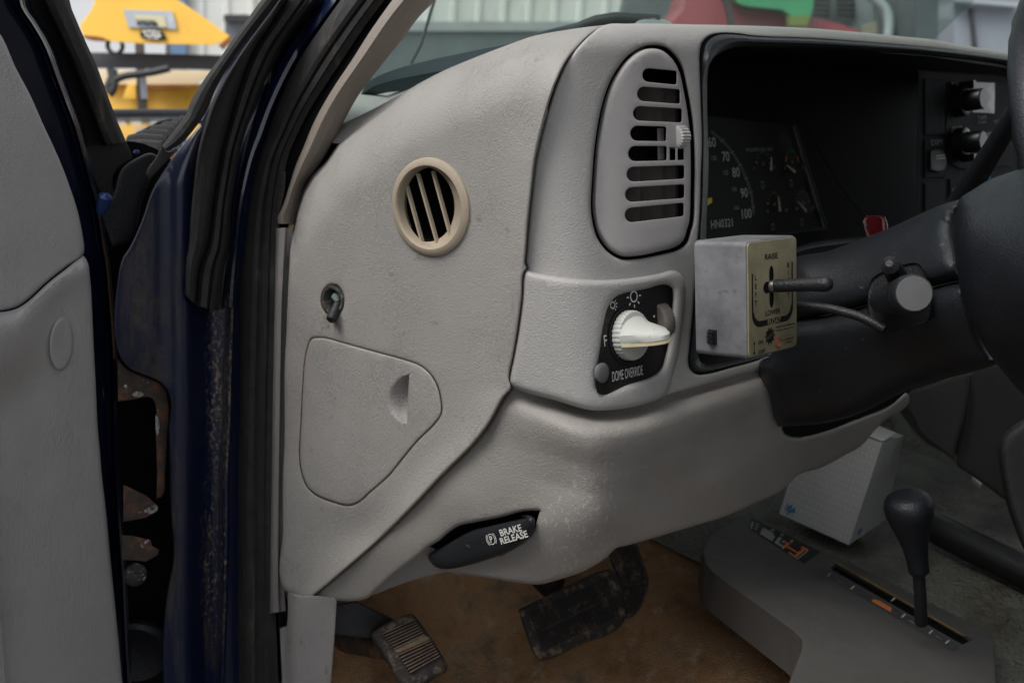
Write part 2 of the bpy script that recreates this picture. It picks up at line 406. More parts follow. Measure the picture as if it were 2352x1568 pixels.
# ================================================================== the cab shell
def xplane(uv):        # inner face of the door opening, leaning in as it rises
    r = rays(uv); k = .18; x0 = .578
    # x = x0 + k*max(0, z-1.15)
    d1 = (x0 - CAM[0]) / r[:, 0]
    z = CAM[2] + r[:, 2] * d1
    d2 = (x0 + k * (CAM[2] - 1.15)) / (r[:, 0] - k * r[:, 2])
    return np.where(z > 1.15, d2, d1)
jamb0 = dplane((0, -1, 0), (0, .985, 0))
def jamb(uv):          # pressed steel of the door opening: flutes run down it
    uv = np.asarray(uv, float).reshape(-1, 2); u, v = uv[:, 0], uv[:, 1]
    bend = np.clip((430 - v) / 430, 0, 1) ** 1.6 * 300      # the jamb sweeps right as it rises
    s = u - bend
    rel = .014 * np.exp(-((s - 425) / 34) ** 2) - .012 * np.exp(-((s - 480) / 30) ** 2)
    return np.minimum(jamb0(uv), xplane(uv) + .05) + .012 - rel
panel('door_jamb', [(655, -40), (622, 13), (590, 49), (548, 101), (515, 148), (482, 207), (464, 253), (455, 283)] + A1((1260, 780), (1100, 970), (960, 1180), (880, 1400), (800, 1568)) + A2((770, 200), (735, 350), (735, 780), (800, 890), (930, 950), (1010, 990), (1060, 1060), (1060, 1300), (1065, 1568)) + A3((1290, 300), (1310, 600), (1260, 900), (1230, 1200), (1230, 1630)) + [(650, 1600), (640, 1350), (640, 800), (650, 600), (690, 420), (760, 280), (860, 120), (950, -40)],
      jamb, m_navy, T, r=5, res=13, thick=.02)
# near-black sheet standing in for the shade behind the hinge gap
cavd = dplane((0, -1, 0), (0, 1.12, 0))
panel('hinge_pocket', [(215, 330), (330, 330), (420, 400), (420, 1600), (230, 1600)], cavd, m_void, T, r=0, res=60, thick=.01)
hp = off(jamb0, .03)
panel('hinge_bracket', A2((738, 840), (800, 905), (930, 960), (1010, 1000), (1045, 1060), (1045, 1400), (1035, 1568)) + A3((1230, 150), (1180, 180)) + A2((985, 1568), (975, 1290), (965, 1100), (940, 1080), (830, 1095), (740, 1105)), hp, m_rust, T, r=3, res=12, thick=.02)
h_ = panel('hinge_arm', A3((930, 75), (965, 85), (1100, 150), (1190, 230), (1195, 265), (1100, 320), (970, 345), (930, 350)), off(jamb0, -.005), m_rust, T, r=2, res=10, thick=.012, smooth=False, label='rusty upper door hinge plate with a chipped white edge')
panel('hinge_arm', A3((920, 450), (1000, 455), (1140, 490), (1145, 530), (1200, 560), (1195, 600), (1105, 650), (960, 640), (920, 640)), off(jamb0, -.005), m_rust, T, r=2, res=9, thick=.01, smooth=False)
m_chip = mat('chipped_white_paint', (.30, .295, .29), .6, .3, .0006, 300, 0, 0, .4, 90, [((.06, .045, .035), 120, .5, .58, (1, 1, 1), 4)])
panel('chipped_edge', A3((1040, 280), (1110, 250), (1165, 222), (1190, 236), (1188, 262), (1140, 290), (1060, 292)), off(jamb0, -.0075), m_chip, h_, r=1, res=9, thick=.004)
panel('chipped_edge', A2((830, 1050), (880, 1040), (905, 1062), (870, 1080), (835, 1075)), off(jamb0, .024), m_chip, T, r=1, res=9, thick=.004)
panel('chipped_edge', A2((975, 1180), (990, 1200), (1000, 1290), (985, 1330), (975, 1250)), off(jamb0, .024), m_chip, T, r=1, res=9, thick=.004)
piv = P(311, 1318, 1.12); mb = MB(); mb.lathe(piv, Z + .15 * X - .45 * Y, [(0, .010), (.006, .010), (.0065, .007), (.010, .0065), (.0118, .003), (.0118, -.004), (.010, -.008), (.007, -.011), (0, -.011)], 20)
mb.build('hinge_pivot', m_steel, T)
mb = MB(); gp = P(312, 1490, 1.26)
mb.lathe(gp, -Y * .5 - X * .35, [(r_ * .40, h * .40) for r_, h in [(.0, .01), (.03, .012), (.06, .02), (.085, .03), (.098, .02), (.10, 0), (.09, -.02)]], 40)
mb.build('fender_grommet', m_black, T)
panel('fender_lip', A1((700, 1230), (760, 1060), (860, 990), (950, 960), (1010, 1000), (900, 1230), (820, 1500), (700, 1560), (640, 1300)), off(jamb0, .06), m_black, T, r=8, res=16, thick=.02)

# weatherstrips round the opening
LA = [(790, -10), (739, 62), (695, 125), (655, 198), (629, 256), (609, 312), (590, 355), (571, 421), (557, 494), (549, 574), (545, 627), (538, 810), (533, 993), (528, 1091), (528, 1220), (525, 1340), (521, 1456), (516, 1590)]
RA = [(895, -15), (841, 57), (796, 123), (752, 189), (712, 251), (686, 302), (662, 359), (650, 421), (643, 494), (640, 574), (638, 700), (634, 900), (632, 1100), (632, 1250), (632, 1340), (634, 1430), (637, 1500), (640, 1590)]
sealA = lambda uv: xplane(uv) + .012
ribbon('door_seal', LA, RA, sealA, m_rubber, T, [(0, -.02), (.06, .0), (.2, .010), (.38, .013), (.5, .008), (.56, .001), (.62, .004), (.75, .002), (.8, -.004), (1, -.012)], 110, 20, .02, label='wide black rubber seal lining the door opening beside the grey trim')
LB = A1((1800, -80), (1725, 40), (1620, 180), (1510, 330), (1420, 470), (1340, 620), (1290, 760), (1240, 950), (1215, 1150), (1195, 1350), (1180, 1568)) + A2((1170, 200), (1160, 440))
MBs = [(662, 0), (640, 30), (618, 66), (586, 115), (553, 200), (527, 293), (509, 366), (494, 458), (476, 574)] + A2((1260, 250), (1230, 505))
RB = [(740, -15), (732, 0), (666, 84), (622, 161), (585, 249), (556, 330), (542, 403), (531, 476), (524, 574)] + A2((1410, 250), (1370, 540))
sealB = lambda uv: np.minimum(jamb0(uv), xplane(uv) + .05) - .02
ribbon('drip_seal', LB, MBs, sealB, m_rubber, T, [(0, -.02), (.15, .006), (.4, .012), (.7, .008), (1, -.012)], 80, 12, .02)
ribbon('drip_seal', MBs, RB, sealB, m_rubber, T, [(0, -.01), (.2, .005), (.45, .008), (.55, .002), (.62, .010), (.8, .006), (1, -.016)], 80, 14, .02)
ribbon('pillar_flange', RB + [(519, 700), (510, 810), (505, 993), (500, 1091), (498, 1340), (494, 1600)], LA, lambda uv: np.minimum(jamb0(uv), xplane(uv) + .05) - .004, m_navy, T, [(0, -.03), (.3, -.004), (.6, .008), (.8, .010), (1, -.004)], 90, 14, .02)
flap = lambda uv: jamb0(uv) - .05 + .0 * np.asarray(uv)[:, 0]
ribbon('pillar_flap', A1((1700, -60), (1640, 0), (1560, 110), (1480, 220), (1390, 350), (1280, 500), (1195, 640), (1165, 720), (1130, 770), (1015, 915)), A1((1800, -60), (1725, 35), (1640, 135), (1530, 275), (1440, 405), (1350, 565), (1300, 690), (1230, 795), (1130, 905), (1050, 948)), flap, m_rubber, T, [(0, -.025), (.1, -.004), (.3, .008), (.6, .010), (.85, .004), (1, -.01)], 60, 12, .015)
panel('flap_tip', A1((1012, 920), (1050, 955), (1105, 945), (1040, 1020), (935, 1132), (918, 1085), (975, 990)), off(jamb0, -.04), m_rubber, T, r=6, res=10, thick=.01)

# A-pillar trim
LT = [(930, -35), (902, 0), (852, 70), (808, 139), (764, 205), (724, 275), (696, 341), (678, 384), (663, 432), (648, 476), (637, 500), (638, 514)]
RT = [(1030, -35), (1001, 0), (962, 40), (926, 88), (885, 139), (856, 176), (823, 220), (794, 271), (768, 319), (746, 359), (721, 396), (702, 421), (691, 458), (682, 500), (678, 514)]
ribbon('pillar_trim', LT, RT, off(xplane, -.004), m_trim, T, [(0, -.012), (.05, -.003), (.12, .002), (.26, .006), (.33, .003), (.6, -.012), (.9, -.032), (1, -.042)], 80, 18, .015, label='taupe moulded trim over the windshield pillar')
ribbon('sill_trim', [(634, 524), (631, 700), (627, 900), (624, 1100), (621, 1300), (620, 1408)], [(672, 522), (664, 620), (659, 700), (656, 860), (654, 1000), (652, 1180), (652, 1330), (656, 1402)], off(xplane, -.004), m_trim2, T, [(0, -.012), (.06, 0), (.2, .006), (.55, .006), (.62, .0), (.72, -.014), (1, -.022)], 60, 16, .015)
ribbon('seal_backing', [(x - 8, y) for x, y in RA[:9]], [(x + 14, y) for x, y in LT], off(xplane, .03), m_void, T, [(0, 0), (1, 0)], 40, 4, .01)
panel('pillar_gap', [(672, 470), (700, 380), (740, 320), (772, 300), (790, 322), (770, 350), (740, 400), (710, 450), (690, 500)], off(xplane, .075), m_gasket, T, r=0, res=30)
panel('trim_clip', B1((180, 1070), (225, 1078), (215, 1200), (185, 1330), (170, 1330)), off(xplane, .002), m_rubber, T, r=2, res=14, thick=.005)

# ================================================================== the dashboard
ridge = [(675, 520), (684, 476), (699, 432), (721, 399), (750, 370), (779, 330), (812, 304), (878, 256), (935, 209), (1014, 165), (1087, 134), (1160, 106), (1222, 84), (1295, 70), (1368, 60), (1390, 58)]
seam = [(1353, 81), (1328, 106), (1302, 139), (1280, 183), (1262, 234), (1244, 300), (1229, 366), (1220, 439), (1212, 513), (1207, 580), (1205, 605), (1209, 615), (1203, 624), (1198, 682), (1187, 766), (1178, 817), (1169, 872), (1174, 889), (1156, 912), (1123, 971), (1087, 1018), (1014, 1091), (954, 1155), (878, 1231), (802, 1298), (720, 1366)]
lowl = [(711, 1372), (690, 1371), (665, 1362), (652, 1353), (650, 1213), (650, 1091), (653, 1029), (655, 810), (657, 784), (662, 663), (669, 553)]
def dside(uv):
    uv = np.asarray(uv, float).reshape(-1, 2); d = smax(dF(uv), dS(uv), .03)
    # crown: the panel rolls over towards the dash top
    rx = np.array([p[0] for p in ridge]); ry = np.array([p[1] for p in ridge])
    h = uv[:, 1] - np.interp(uv[:, 0], rx, ry); x = np.clip(1 - h / 150, 0, 1)
    d = d + .075 * (1 - np.sqrt(np.clip(1 - x * x * .98, 0, 1)))
    # flare towards the seam
    sx = np.interp(uv[:, 1], [p[1] for p in seam], [p[0] for p in seam])
    y = np.clip(1 - (sx - uv[:, 0]) / 90, 0, 1); d = d - .010 * y ** 2
    # a soft hollow low down
    d = d + .008 * np.exp(-((uv[:, 0] - 830) / 90) ** 2 - ((uv[:, 1] - 1225) / 60) ** 2)
    return d
E2 = lambda cx, cy, rx, ry, n=36, t=0: [(cx + rx * math.cos(a) * math.cos(t) - ry * math.sin(a) * math.sin(t), cy + rx * math.cos(a) * math.sin(t) + ry * math.sin(a) * math.cos(t)) for a in np.linspace(0, 2 * math.pi, n, endpoint=False)]
stub_c = B2((519, 470))[0]
stub_hole = E2(stub_c[0], stub_c[1], 27, 37, 28)
# round defroster outlet: a true circle in the panel's plane
vc = at(989, 476, dside); tS = np.array([math.sin(a11), -math.cos(a11), 0.]); 
eps = 4.; n_loc = np.cross(at(989 + eps, 476, dside) - vc, at(989, 476 + eps, dside) - vc); n_loc /= np.linalg.norm(n_loc)
if n_loc.dot(vc - CAM) > 0: n_loc = -n_loc
def proj(p):
    c = ROT.T @ (np.asarray(p) - CAM); return (IW / 2 + FP * c[0] / -c[2], IH / 2 - FP * c[1] / -c[2])
vu = Z - n_loc * n_loc.dot(Z); vu /= np.linalg.norm(vu); vr = np.cross(vu, n_loc)
RV = .0445
circ = [proj(vc + RV * .93 * (math.cos(a) * vr + math.sin(a) * vu)) for a in np.linspace(0, 2 * math.pi, 40, endpoint=False)]
cover = B2((390, 715), (430, 708), (470, 710), (600, 745), (800, 800), (980, 850), (1070, 885), (1130, 935), (1175, 1010), (1195, 1090), (1198, 1180), (1160, 1240), (1050, 1350), (950, 1470), (870, 1568)) + B3((900, 130), (840, 185), (770, 220), (720, 222), (620, 195), (500, 145), (440, 90), (410, 30)) + B2((318, 1500), (325, 1200), (335, 1000), (350, 830), (370, 750))
grow = lambda L, k: [(cx + (x - cx) * k, cy + (y - cy) * k) for x, y in L for cx, cy in [np.mean(L, axis=0)]]
cover_hole = grow(cover, 1.012)
panel('dash_side_panel', ridge + seam + lowl, dside, m_side, T, r=9, roll=.006, thick=.03, res=20, holes=[circ, stub_hole, cover_hole], hr=5, hroll=.002, hthick=.012, label='grained grey end panel of the dashboard facing the open door')
# fuse cover with a scooped finger pull
hx = B2((998, 935), (986, 1250)); hl = B2((885, 955), (858, 1075), (985, 1250))
def dcover(uv):
    uv = np.asarray(uv, float).reshape(-1, 2); d = dside(uv) - .0012
    u, v = uv[:, 0], uv[:, 1]; (x1, y1), (x2, y2) = hx
    xl = x1 + (x2 - x1) * (v - y1) / (y2 - y1); t = np.clip((v - y1) / (y2 - y1), 0, 1)
    inr = (v > y1 - 2) & (v < y2 + 2)
    wl = 52 * np.sin(np.pi * np.clip(t, .0, 1)) ** .6 + .01
    s = np.clip(1 - (xl - u) / np.maximum(wl, 1), 0, 1) * (u < xl) * inr
    return d + .017 * np.sin(np.pi * t) ** .45 * (s * s * (3 - 2 * s))
ex = [];  (x1, y1), (x2, y2) = hx
for v in np.arange(y1 + 1, y2, 3.5):
    xl = x1 + (x2 - x1) * (v - y1) / (y2 - y1); ex += [(xl - .4, v), (xl + .4, v)] + [(xl - k, v + .7 * (k % 2)) for k in range(4, 54, 5)]
panel('fuse_cover', cover, dcover, m_side, T, r=5, roll=.0035, thick=.012, res=15, extra=ex, label='grained grey fuse cover with a scooped finger pull')
# defroster outlet
df = MB(); df.lathe(vc, n_loc, [(RV * .79, -.006), (RV * .80, .0015), (RV * .81, .0035), (RV * .84, .0046), (RV * .93, .0042), (RV * .985, .002), (RV, -.004), (RV, -.02)], 64, vu)
rv = df.build('defroster_outlet', m_beige, T, label='beige round defroster outlet with three slanted bars')
mb = MB(); 
for p0, p1 in [((975, 1165), (1080, 1545)), ((1045, 1090), (1172, 1540)), ((1140, 1075), (1250, 1475))]:
    pn = dplane(n_loc, vc - n_loc * .004); a, b = [at(*B1(q)[0], pn) for q in (p0, p1)]; t = (b - a) / np.linalg.norm(b - a); s_ = np.cross(t, n_loc)
    o_ = MB(); o_.cbox((a + b) / 2 - n_loc * .002, t * np.linalg.norm(b - a) / 2, s_ * .0010, n_loc * .0020); o_.build('outlet_bar', m_beige, rv, smooth=False)
mb = MB(); n = 48; V = []
for R_, h, sft in ((.80, .001, 0), (.79, -.002, -.003), (.76, -.008, -.013)):
    for k in range(n):
        t = 2 * math.pi * k / n; V.append(vc + n_loc * h + vr * sft + RV * R_ * (math.cos(t) * vr + math.sin(t) * vu))
mb.add(V, [(i * n + k, i * n + (k + 1) % n, (i + 1) * n + (k + 1) % n, (i + 1) * n + k) for i in range(2) for k in range(n)]); mb.build('outlet_funnel', m_beige, rv)
mb = MB(); mb.lathe(vc - vr * .013, n_loc, [(.0001, -.05), (RV * .78, -.048), (RV * .775, -.0075)], 40, vu); mb.build('outlet_duct', m_void, rv)
# broken light switch stub in its hole
sp = at(*stub_c, dside); mb = MB()
mb.lathe(sp, n_loc, [(.0001, -.02), (.0100, -.02), (.0108, -.004), (.0115, .001), (.0135, .0012), (.0142, -.002), (.0142, -.01)], 32, vu)
sk = mb.build('switch_socket', mat('greasy_socket', (.05, .05, .045), .4, .5, .0006, 500, 0, 0, .5, 120, [((.28, .27, .2), 200, .58, .66, (1, 1, 1), 4)]), T)
p0, p1 = sp - n_loc * .016 + vu * .006, sp + n_loc * .011 - vu * .0185 + vr * .0075
mb = MB(); mb.tube([p0, p0 + (p1 - p0) * .8, p0 + (p1 - p0) * .95, p1], [.0048, .0054, .005, .002], 14); mb.build('switch_stub', m_black, sk)
mb = MB(); mb.tube([sp + vu * .006 - n_loc * .012 - vr * .004, sp + vu * .002 - n_loc * .004, sp - vu * .001 - n_loc * .002 + vr * .005], [.003, .0045, .002], 8); mb.build('corroded_clip', mat('corroded_copper', (.16, .21, .18), .7, .3, .001, 400, 0, 0, .4, 150), sk)
# dash top, running forward to the windshield
rt = np.array(spline(ridge[5:], 14, False)); rt = np.vstack([rt, np.array([(1441, 55), (1600, 57), (1780, 62), (1979, 75), (2144, 92), (2312, 121), (2450, 146)])])
V = []; F = []
for q in rt:
    d = dside([q])[0] if q[0] < 1385 else dFS([q])[0] + .046
    p = P(q[0], q[1] + (0 if q[0] < 1385 else 1.5), d + .004)
    k = min(max((q[0] - 1400) / 220, 0), 1)
    f1 = np.array([p[0] + .01, min(p[1] + .16 + .09 * k, 1.05), (1 - k) * min(p[2] - .012, 1.295) + k * (p[2] - .035)]); f2 = np.array([p[0] + .03, 1.17, 1.35])
    V += [p - np.array([0, 0, .02]), p, f1, (f1 + f2) / 2, f2]
for i in range(len(rt) - 1):
    for j in range(4): F.append((i * 5 + j, i * 5 + j + 1, i * 5 + 6 + j, i * 5 + 5 + j))
mesh('dash_top', V, F, m_bezel, T)

# instrument bezel: vent surround, top lip and lower lip in one moulding
top = C1((660, 158), (800, 150), (1000, 150), (1200, 155), (1400, 158), (1725, 168)) + D1((400, 180), (700, 205), (1000, 235), (1150, 250), (1300, 280), (1610, 330)) + [(2450, 148)]
lip = [(2450, 162)] + D1((1610, 365), (1400, 335), (1100, 300), (800, 275), (400, 245), (0, 226))
opening = C1((1500, 215), (1350, 215), (1300, 235), (1270, 265), (1255, 310), (1255, 500), (1262, 700), (1268, 900), (1260, 1100), (1255, 1300)) + C2((1240, 100), (1225, 350), (1205, 600), (1185, 800), (1180, 870), (1195, 910), (1230, 935), (1300, 930), (1450, 890), (1600, 850), (1700, 815))
low = C2((1708, 822), (1702, 858), (1640, 900), (1500, 940), (1250, 1010), (1060, 1062), (850, 1120), (700, 1140), (580, 1142), (480, 1120), (350, 1080), (200, 1040), (90, 1000))
sback = [(x + 3, y) for x, y in seam[:18]][::-1]
louver = C1((945, 305), (1010, 315), (1075, 365), (1120, 440), (1150, 560), (1175, 700), (1190, 830), (1197, 1000), (1195, 1200), (1185, 1400)) + C2((1175, 20), (1150, 95), (1110, 132), (1000, 165), (830, 197), (760, 195), (680, 150), (620, 70), (595, -5)) + C1((580, 1300), (585, 1150), (600, 950), (620, 800), (650, 660), (690, 540), (740, 450), (800, 375), (880, 320))
def dbez(uv):
    uv = np.asarray(uv, float).reshape(-1, 2); d = dFS(uv)
    h = uv[:, 1] - np.interp(uv[:, 0], [p[0] for p in top], [p[1] for p in top]); x = np.clip(1 - h / 62, 0, 1)
    return d + .04 * (1 - np.sqrt(np.clip(1 - x * x * .98, 0, 1)))
plate = C2((1040, 375), (1075, 395), (1083, 430), (1080, 520), (1060, 700), (1035, 830), (1005, 910), (960, 945), (800, 1000), (650, 1045), (620, 1030), (612, 980), (640, 780), (660, 620), (690, 500), (730, 450), (790, 425), (920, 400))
panel('instrument_bezel', top + lip + opening + low + sback, dbez, m_bezel, T, r=7, roll=.005, thick=.03, res=17, holes=[[(x + (5 if x > 1500 else 0), y) for x, y in grow(louver, 1.03)], grow(plate, 1.16)], hr=9, hroll=.008, hthick=.02, label='grained grey moulding round the tall vent and the gauges')
# headlight switch pod
pod = C2((163, 282), (250, 303), (400, 328), (550, 343), (700, 343), (850, 328), (1000, 302), (1085, 283), (1130, 302), (1160, 360), (1163, 430), (1150, 600), (1120, 800), (1080, 960), (1050, 1050), (1000, 1090), (850, 1140), (700, 1160), (580, 1162), (480, 1140), (350, 1100), (200, 1060), (90, 1020), (58, 985), (60, 950), (85, 820), (110, 680), (140, 450), (153, 300))
panel('switch_pod', pod, off(dFS, -.012), m_bezel, T, r=13, roll=.011, thick=.02, res=16, holes=[plate], hr=15, hroll=.010, hthick=.012)
dpt = off(dplane(nF, at(1460, 780, dFS)), -.002)
sw = panel('headlight_switch', grow(plate, 1.05), dpt, m_black, T, r=0, res=30, thick=.01, label='black switch plate with white turning knob and dimmer wheel')
def fr(c, fn):       # frame of a plane at a pixel: right, up, out
    p = at(*c, fn); a = at(c[0] + 5, c[1], fn) - p; b = at(c[0], c[1] - 5, fn) - p; n = np.cross(a, b); n /= np.linalg.norm(n)
    if n.dot(p - CAM) > 0: n = -n
    r_ = X - n * n.dot(X); r_ /= np.linalg.norm(r_); return p, r_, np.cross(n, r_), n
kc = C2((797, 690))[0]; kp, kr, ku, kn = fr(kc, dpt)
rk = .0218
mb = MB(); V = []; nT = 96
mb.lathe(kp, kn, [(rk * 1.16, .0012), (rk * 1.12, .0018), (rk * 1.08, .0012), (rk * 1.08, -.002)], 48, ku); mb.build('knob_ring', m_groove, sw)
mb = MB(); prof = [(1.0, .001), (1.0, .007), (.96, .009), (.6, .0105), (.2, .011), (.001, .011)]
for r_, h in prof:
    for k in range(nT):
        t = 2 * math.pi * k / nT; rr = rk * r_ * (1 - (.035 if (k % 3 == 0) and r_ > .95 else 0)); V.append(kp + kn * h + rr * (math.cos(t) * kr + math.sin(t) * ku))
F = [(i * nT + k, i * nT + (k + 1) % nT, (i + 1) * nT + (k + 1) % nT, (i + 1) * nT + k) for i in range(len(prof) - 1) for k in range(nT)]
mb.add(V, F); kb = mb.build('headlight_knob', m_white, sw, label='worn white turning knob with a winged grip')
# winged grip: a fin standing out across the disc
xa = kr * .985 + ku * .12; xa /= np.linalg.norm(xa); ya = np.cross(kn, xa)
V = []; F = []; NS = 15
for i in range(NS):
    t = i / (NS - 1)
    x = -1 + 2 * t; hh = .0095 + .034 * (1 - abs(x * .98 - .05) ** 2.2) if abs(x) < 1 else .0095
    hh = max(hh, .0095); wbase = .0095 * math.sqrt(max(.02, 1 - x * x * .96)) ; wtop = .0032
    c = kp + xa * (x * rk * .97)
    wu = .0175 * math.sqrt(max(.03, 1 - x * x * .93))
    for yy, zz in ((wu, .0085), (wu * .66, .0095 + (hh - .0095) * .24), (wtop * 1.6, .0095 + (hh - .0095) * .88), (wtop * .6, hh), (-wtop * .6, hh), (-wtop, .0095 + (hh - .0095) * .85), (-wtop * 1.2, .0095 + (hh - .0095) * .3), (-wtop * 1.4, .0085)):
        V.append(c + ya * yy + kn * zz)
for i in range(NS - 1):
    for j in range(7): F.append((i * 8 + j, i * 8 + j + 1, i * 8 + 9 + j, i * 8 + 8 + j))
mesh('knob_grip', V, F, m_white, sw)
V = []; F = []
for i in range(NS):
    t = i / (NS - 1); x = -1 + 2 * t; hh = max(.0095, .0095 + .034 * (1 - abs(x * .98 - .05) ** 2.2)) + .0006; c = kp + xa * (x * rk * .985) - ya * .0028
    V += [c + kn * .0092, c + kn * hh, c - ya * .0022 + kn * hh, c - ya * .0026 + kn * .0092]
for i in range(NS - 1):
    for j in range(3): F.append((i * 4 + j, i * 4 + j + 1, i * 4 + 5 + j, i * 4 + 4 + j))
mesh('grip_edge', V, F, m_cream, sw)
# dimmer wheel, dome button, print
wc, wr_, wu, wn = fr(C2((1022, 615))[0], dpt); mb = MB(); V = []; nT = 60
for s_ in (-.0075, -.006, .006, .0075):
    for k in range(nT):
        a = 2 * math.pi * k / nT; R_ = .0215 * (1 if abs(s_) < .007 else .95) * (1 - (.03 if k % 2 else 0)); V.append(wc - wn * .0115 + wr_ * s_ + R_ * (math.cos(a) * wn + math.sin(a) * wu))
F = [(i * nT + k, i * nT + (k + 1) % nT, (i + 1) * nT + (k + 1) % nT, (i + 1) * nT + k) for i in range(3) for k in range(nT)] + [tuple(range(nT)), tuple(range(3 * nT, 4 * nT))]
mb.add(V, F); mb.build('dimmer_wheel', mat('grey_brown_rubber', (.15, .135, .118), .6, .3, 0, 0, 0, 0, .2, 80), sw)
bc, br, bu, bn = fr(C2((638, 926))[0], dpt); mb = MB(); mb.lathe(bc, bn, [(.0086, -.001), (.0086, .001), (.0076, .002), (.005, .0026), (.0001, .0028)], 32, bu); mb.build('dome_button', mat('grey_button', (.13, .125, .12), .5, .4), sw)
def txt(body, crop, pA, pB, fn, m, parent, h=None, name='lettering', bold=0, lift=.0012):
    """line of print between two measured points"""
    a, b = at(*crop(pA)[0], fn), at(*crop(pB)[0], fn); e = b - a; c = (a + b) / 2
    p, r_, u_, n_ = fr(crop(pA)[0], fn); u2 = np.cross(n_, e / np.linalg.norm(e))
    return text(body, m, parent, c, e, u2, name, size=h, width=np.linalg.norm(e), off=lift, bold=bold)
txt('DOME OVERRIDE', C2, (697, 951), (889, 907), dpt, m_ink, sw, .0086, bold=-.004)
txt('F', C2, (646, 727), (664, 722), dpt, m_ink, sw, .0095)
def lamp_icon(c, parent, sc, fn, m, rays_=8, a0=0, a1=2 * math.pi):
    p, r_, u_, n_ = fr(c, fn); p = p + n_ * .0012; mb = MB(); n = 24
    V = [p + R_ * sc * (math.cos(t) * r_ + math.sin(t) * u_) for R_ in (1, .76) for t in np.linspace(0, 2 * math.pi, n, endpoint=False)]
    mb.add(V, [(k, (k + 1) % n, n + (k + 1) % n, n + k) for k in range(n)])
    for t in np.linspace(a0, a1, rays_, endpoint=False):
        d = math.cos(t) * r_ + math.sin(t) * u_; q = math.cos(t) * u_ - math.sin(t) * r_; a, b = p + d * 1.35 * sc, p + d * 1.9 * sc; e = q * .12 * sc
        mb.add([a - e, a + e, b + e, b - e], [(0, 1, 2, 3)])
    return mb.build('lamp_symbol', m, parent, False)
lamp_icon(C2((833, 448))[0], sw, .0052, dpt, m_ink)
lamp_icon(C2((700, 502))[0], sw, .0032, dpt, m_ink, 4, -.9, 1.2)
mb = MB()
for c in ((960, 572), (955, 638)):
    p, r_, u_, n_ = fr(C2(c)[0], dpt); mb.add([p + n_ * .0012 + .0012 * (math.cos(t) * r_ + math.sin(t) * u_) for t in np.linspace(0, 6.28, 12, endpoint=False)], [tuple(range(12))])
mb.build('dimmer_marks', m_ink, sw, False)

# tall louvre vent
def slot(L, R_, tl, tr, bl, br, round_=True):
    h = bl - tl
    if round_: return [(R_ - 12, tr), (R_ - 3, tr + 4), (R_, tr + 13), (R_, br - 13), (R_ - 3, br - 4), (R_ - 12, br)] + [(L + h * .46 - h * .46 * math.sin(a), (tl + bl) / 2 + h * .5 * math.cos(a)) for a in np.linspace(0, math.pi, 9)]
    return [(L, tl), (R_, tr), (R_, br), (L, bl)]
slots = [slot(893, 1108, 430, 445, 516, 532), slot(860, 1128, 545, 562, 636, 652), slot(835, 1140, 667, 682, 758, 769), slot(817, 1042, 790, 795, 884, 887), slot(803, 1045, 917, 917, 1012, 1008), slot(794, 1155, 1047, 1037, 1140, 1122), slot(785, 1155, 1175, 1157, 1267, 1243), slot(783, 1152, 1303, 1273, 1394, 1357),
         slot(1115, 1152, 917, 917, 1005, 1003, False), slot(1063, 1100, 925, 925, 1006, 1006, False)]
def dlou(uv):
    uv = np.asarray(uv, float).reshape(-1, 2); xm = np.interp(uv[:, 1], [110, 350, 590], [1480, 1500, 1490])
    return dFS(uv) - .007 + .014 * np.clip((1490 - uv[:, 0]) / 110, 0, 1) ** 1.6 + .004 * np.clip((uv[:, 0] - 1530) / 60, 0, 1) ** 2
vent = panel('side_vent', [tuple(q) for q in spline(louver, 9)], dlou, m_vent, T, r=13, roll=.010, thick=.02, res=13, holes=[C1(*s) for s in slots], hr=2.0, hroll=.001, hthick=.010, smooth=False, label='tall grey louvred air vent with eight slots')
vcav = off(dFS, .055)
panel('vent_duct', grow(louver, .97), vcav, m_void, vent, r=0, res=40, thick=-.05)
vn = off(dFS, .022)
for x in (870, 1020, 1110):
    for (ya, yb) in ((540, 660), (660, 775), (1035, 1145), (1160, 1270), (1280, 1395)):
        if x - 10 < 1040 and ya < 700 and x < 900: continue
        q = C1((x - 9, ya), (x + 9, ya), (x + 9, yb), (x - 9, yb)); mb = MB()
        V = [at(*c, vn) for c in q]; V += [v + Y * .022 - X * .010 for v in V]
        mb.add(V, [(0, 1, 2, 3), (4, 5, 6, 7), (0, 1, 5, 4), (1, 2, 6, 5), (2, 3, 7, 6), (3, 0, 4, 7)]); mb.build('vent_vane', m_vane, vent, False)
panel('slider_block', C1((985, 805), (1030, 805), (1032, 1005), (990, 1005)), off(dFS, .012), m_vent, vent, r=2, res=12, thick=.03)
panel('slider_rail', C1((1048, 790), (1062, 790), (1066, 1006), (1050, 1006)), off(dFS, -.0035), m_vent, vent, r=2, roll=.001, res=12, thick=.01)
tc, tr_, tu_, tn_ = fr(C1((1092, 860))[0], dFS); V = []; nT = 44
for s_, R0 in ((-.006, .8), (-.005, 1), (.006, 1), (.0075, .85), (.0075, .001)):
    for k in range(nT):
        a = 2 * math.pi * k / nT; R_ = .0108 * R0 * (1 - (.09 if k % 2 else 0)); V.append(tc + tn_ * .001 + tr_ * (s_ + .004) + R_ * (math.cos(a) * tn_ + math.sin(a) * tu_))
F = [(i * nT + k, i * nT + (k + 1) % nT, (i + 1) * nT + (k + 1) % nT, (i + 1) * nT + k) for i in range(4) for k in range(nT)] + [tuple(range(nT))]
mesh('vent_thumbwheel', V, F, mat('pale_grey_plastic', (.42, .41, .39), .5, .4), vent, auto=25)

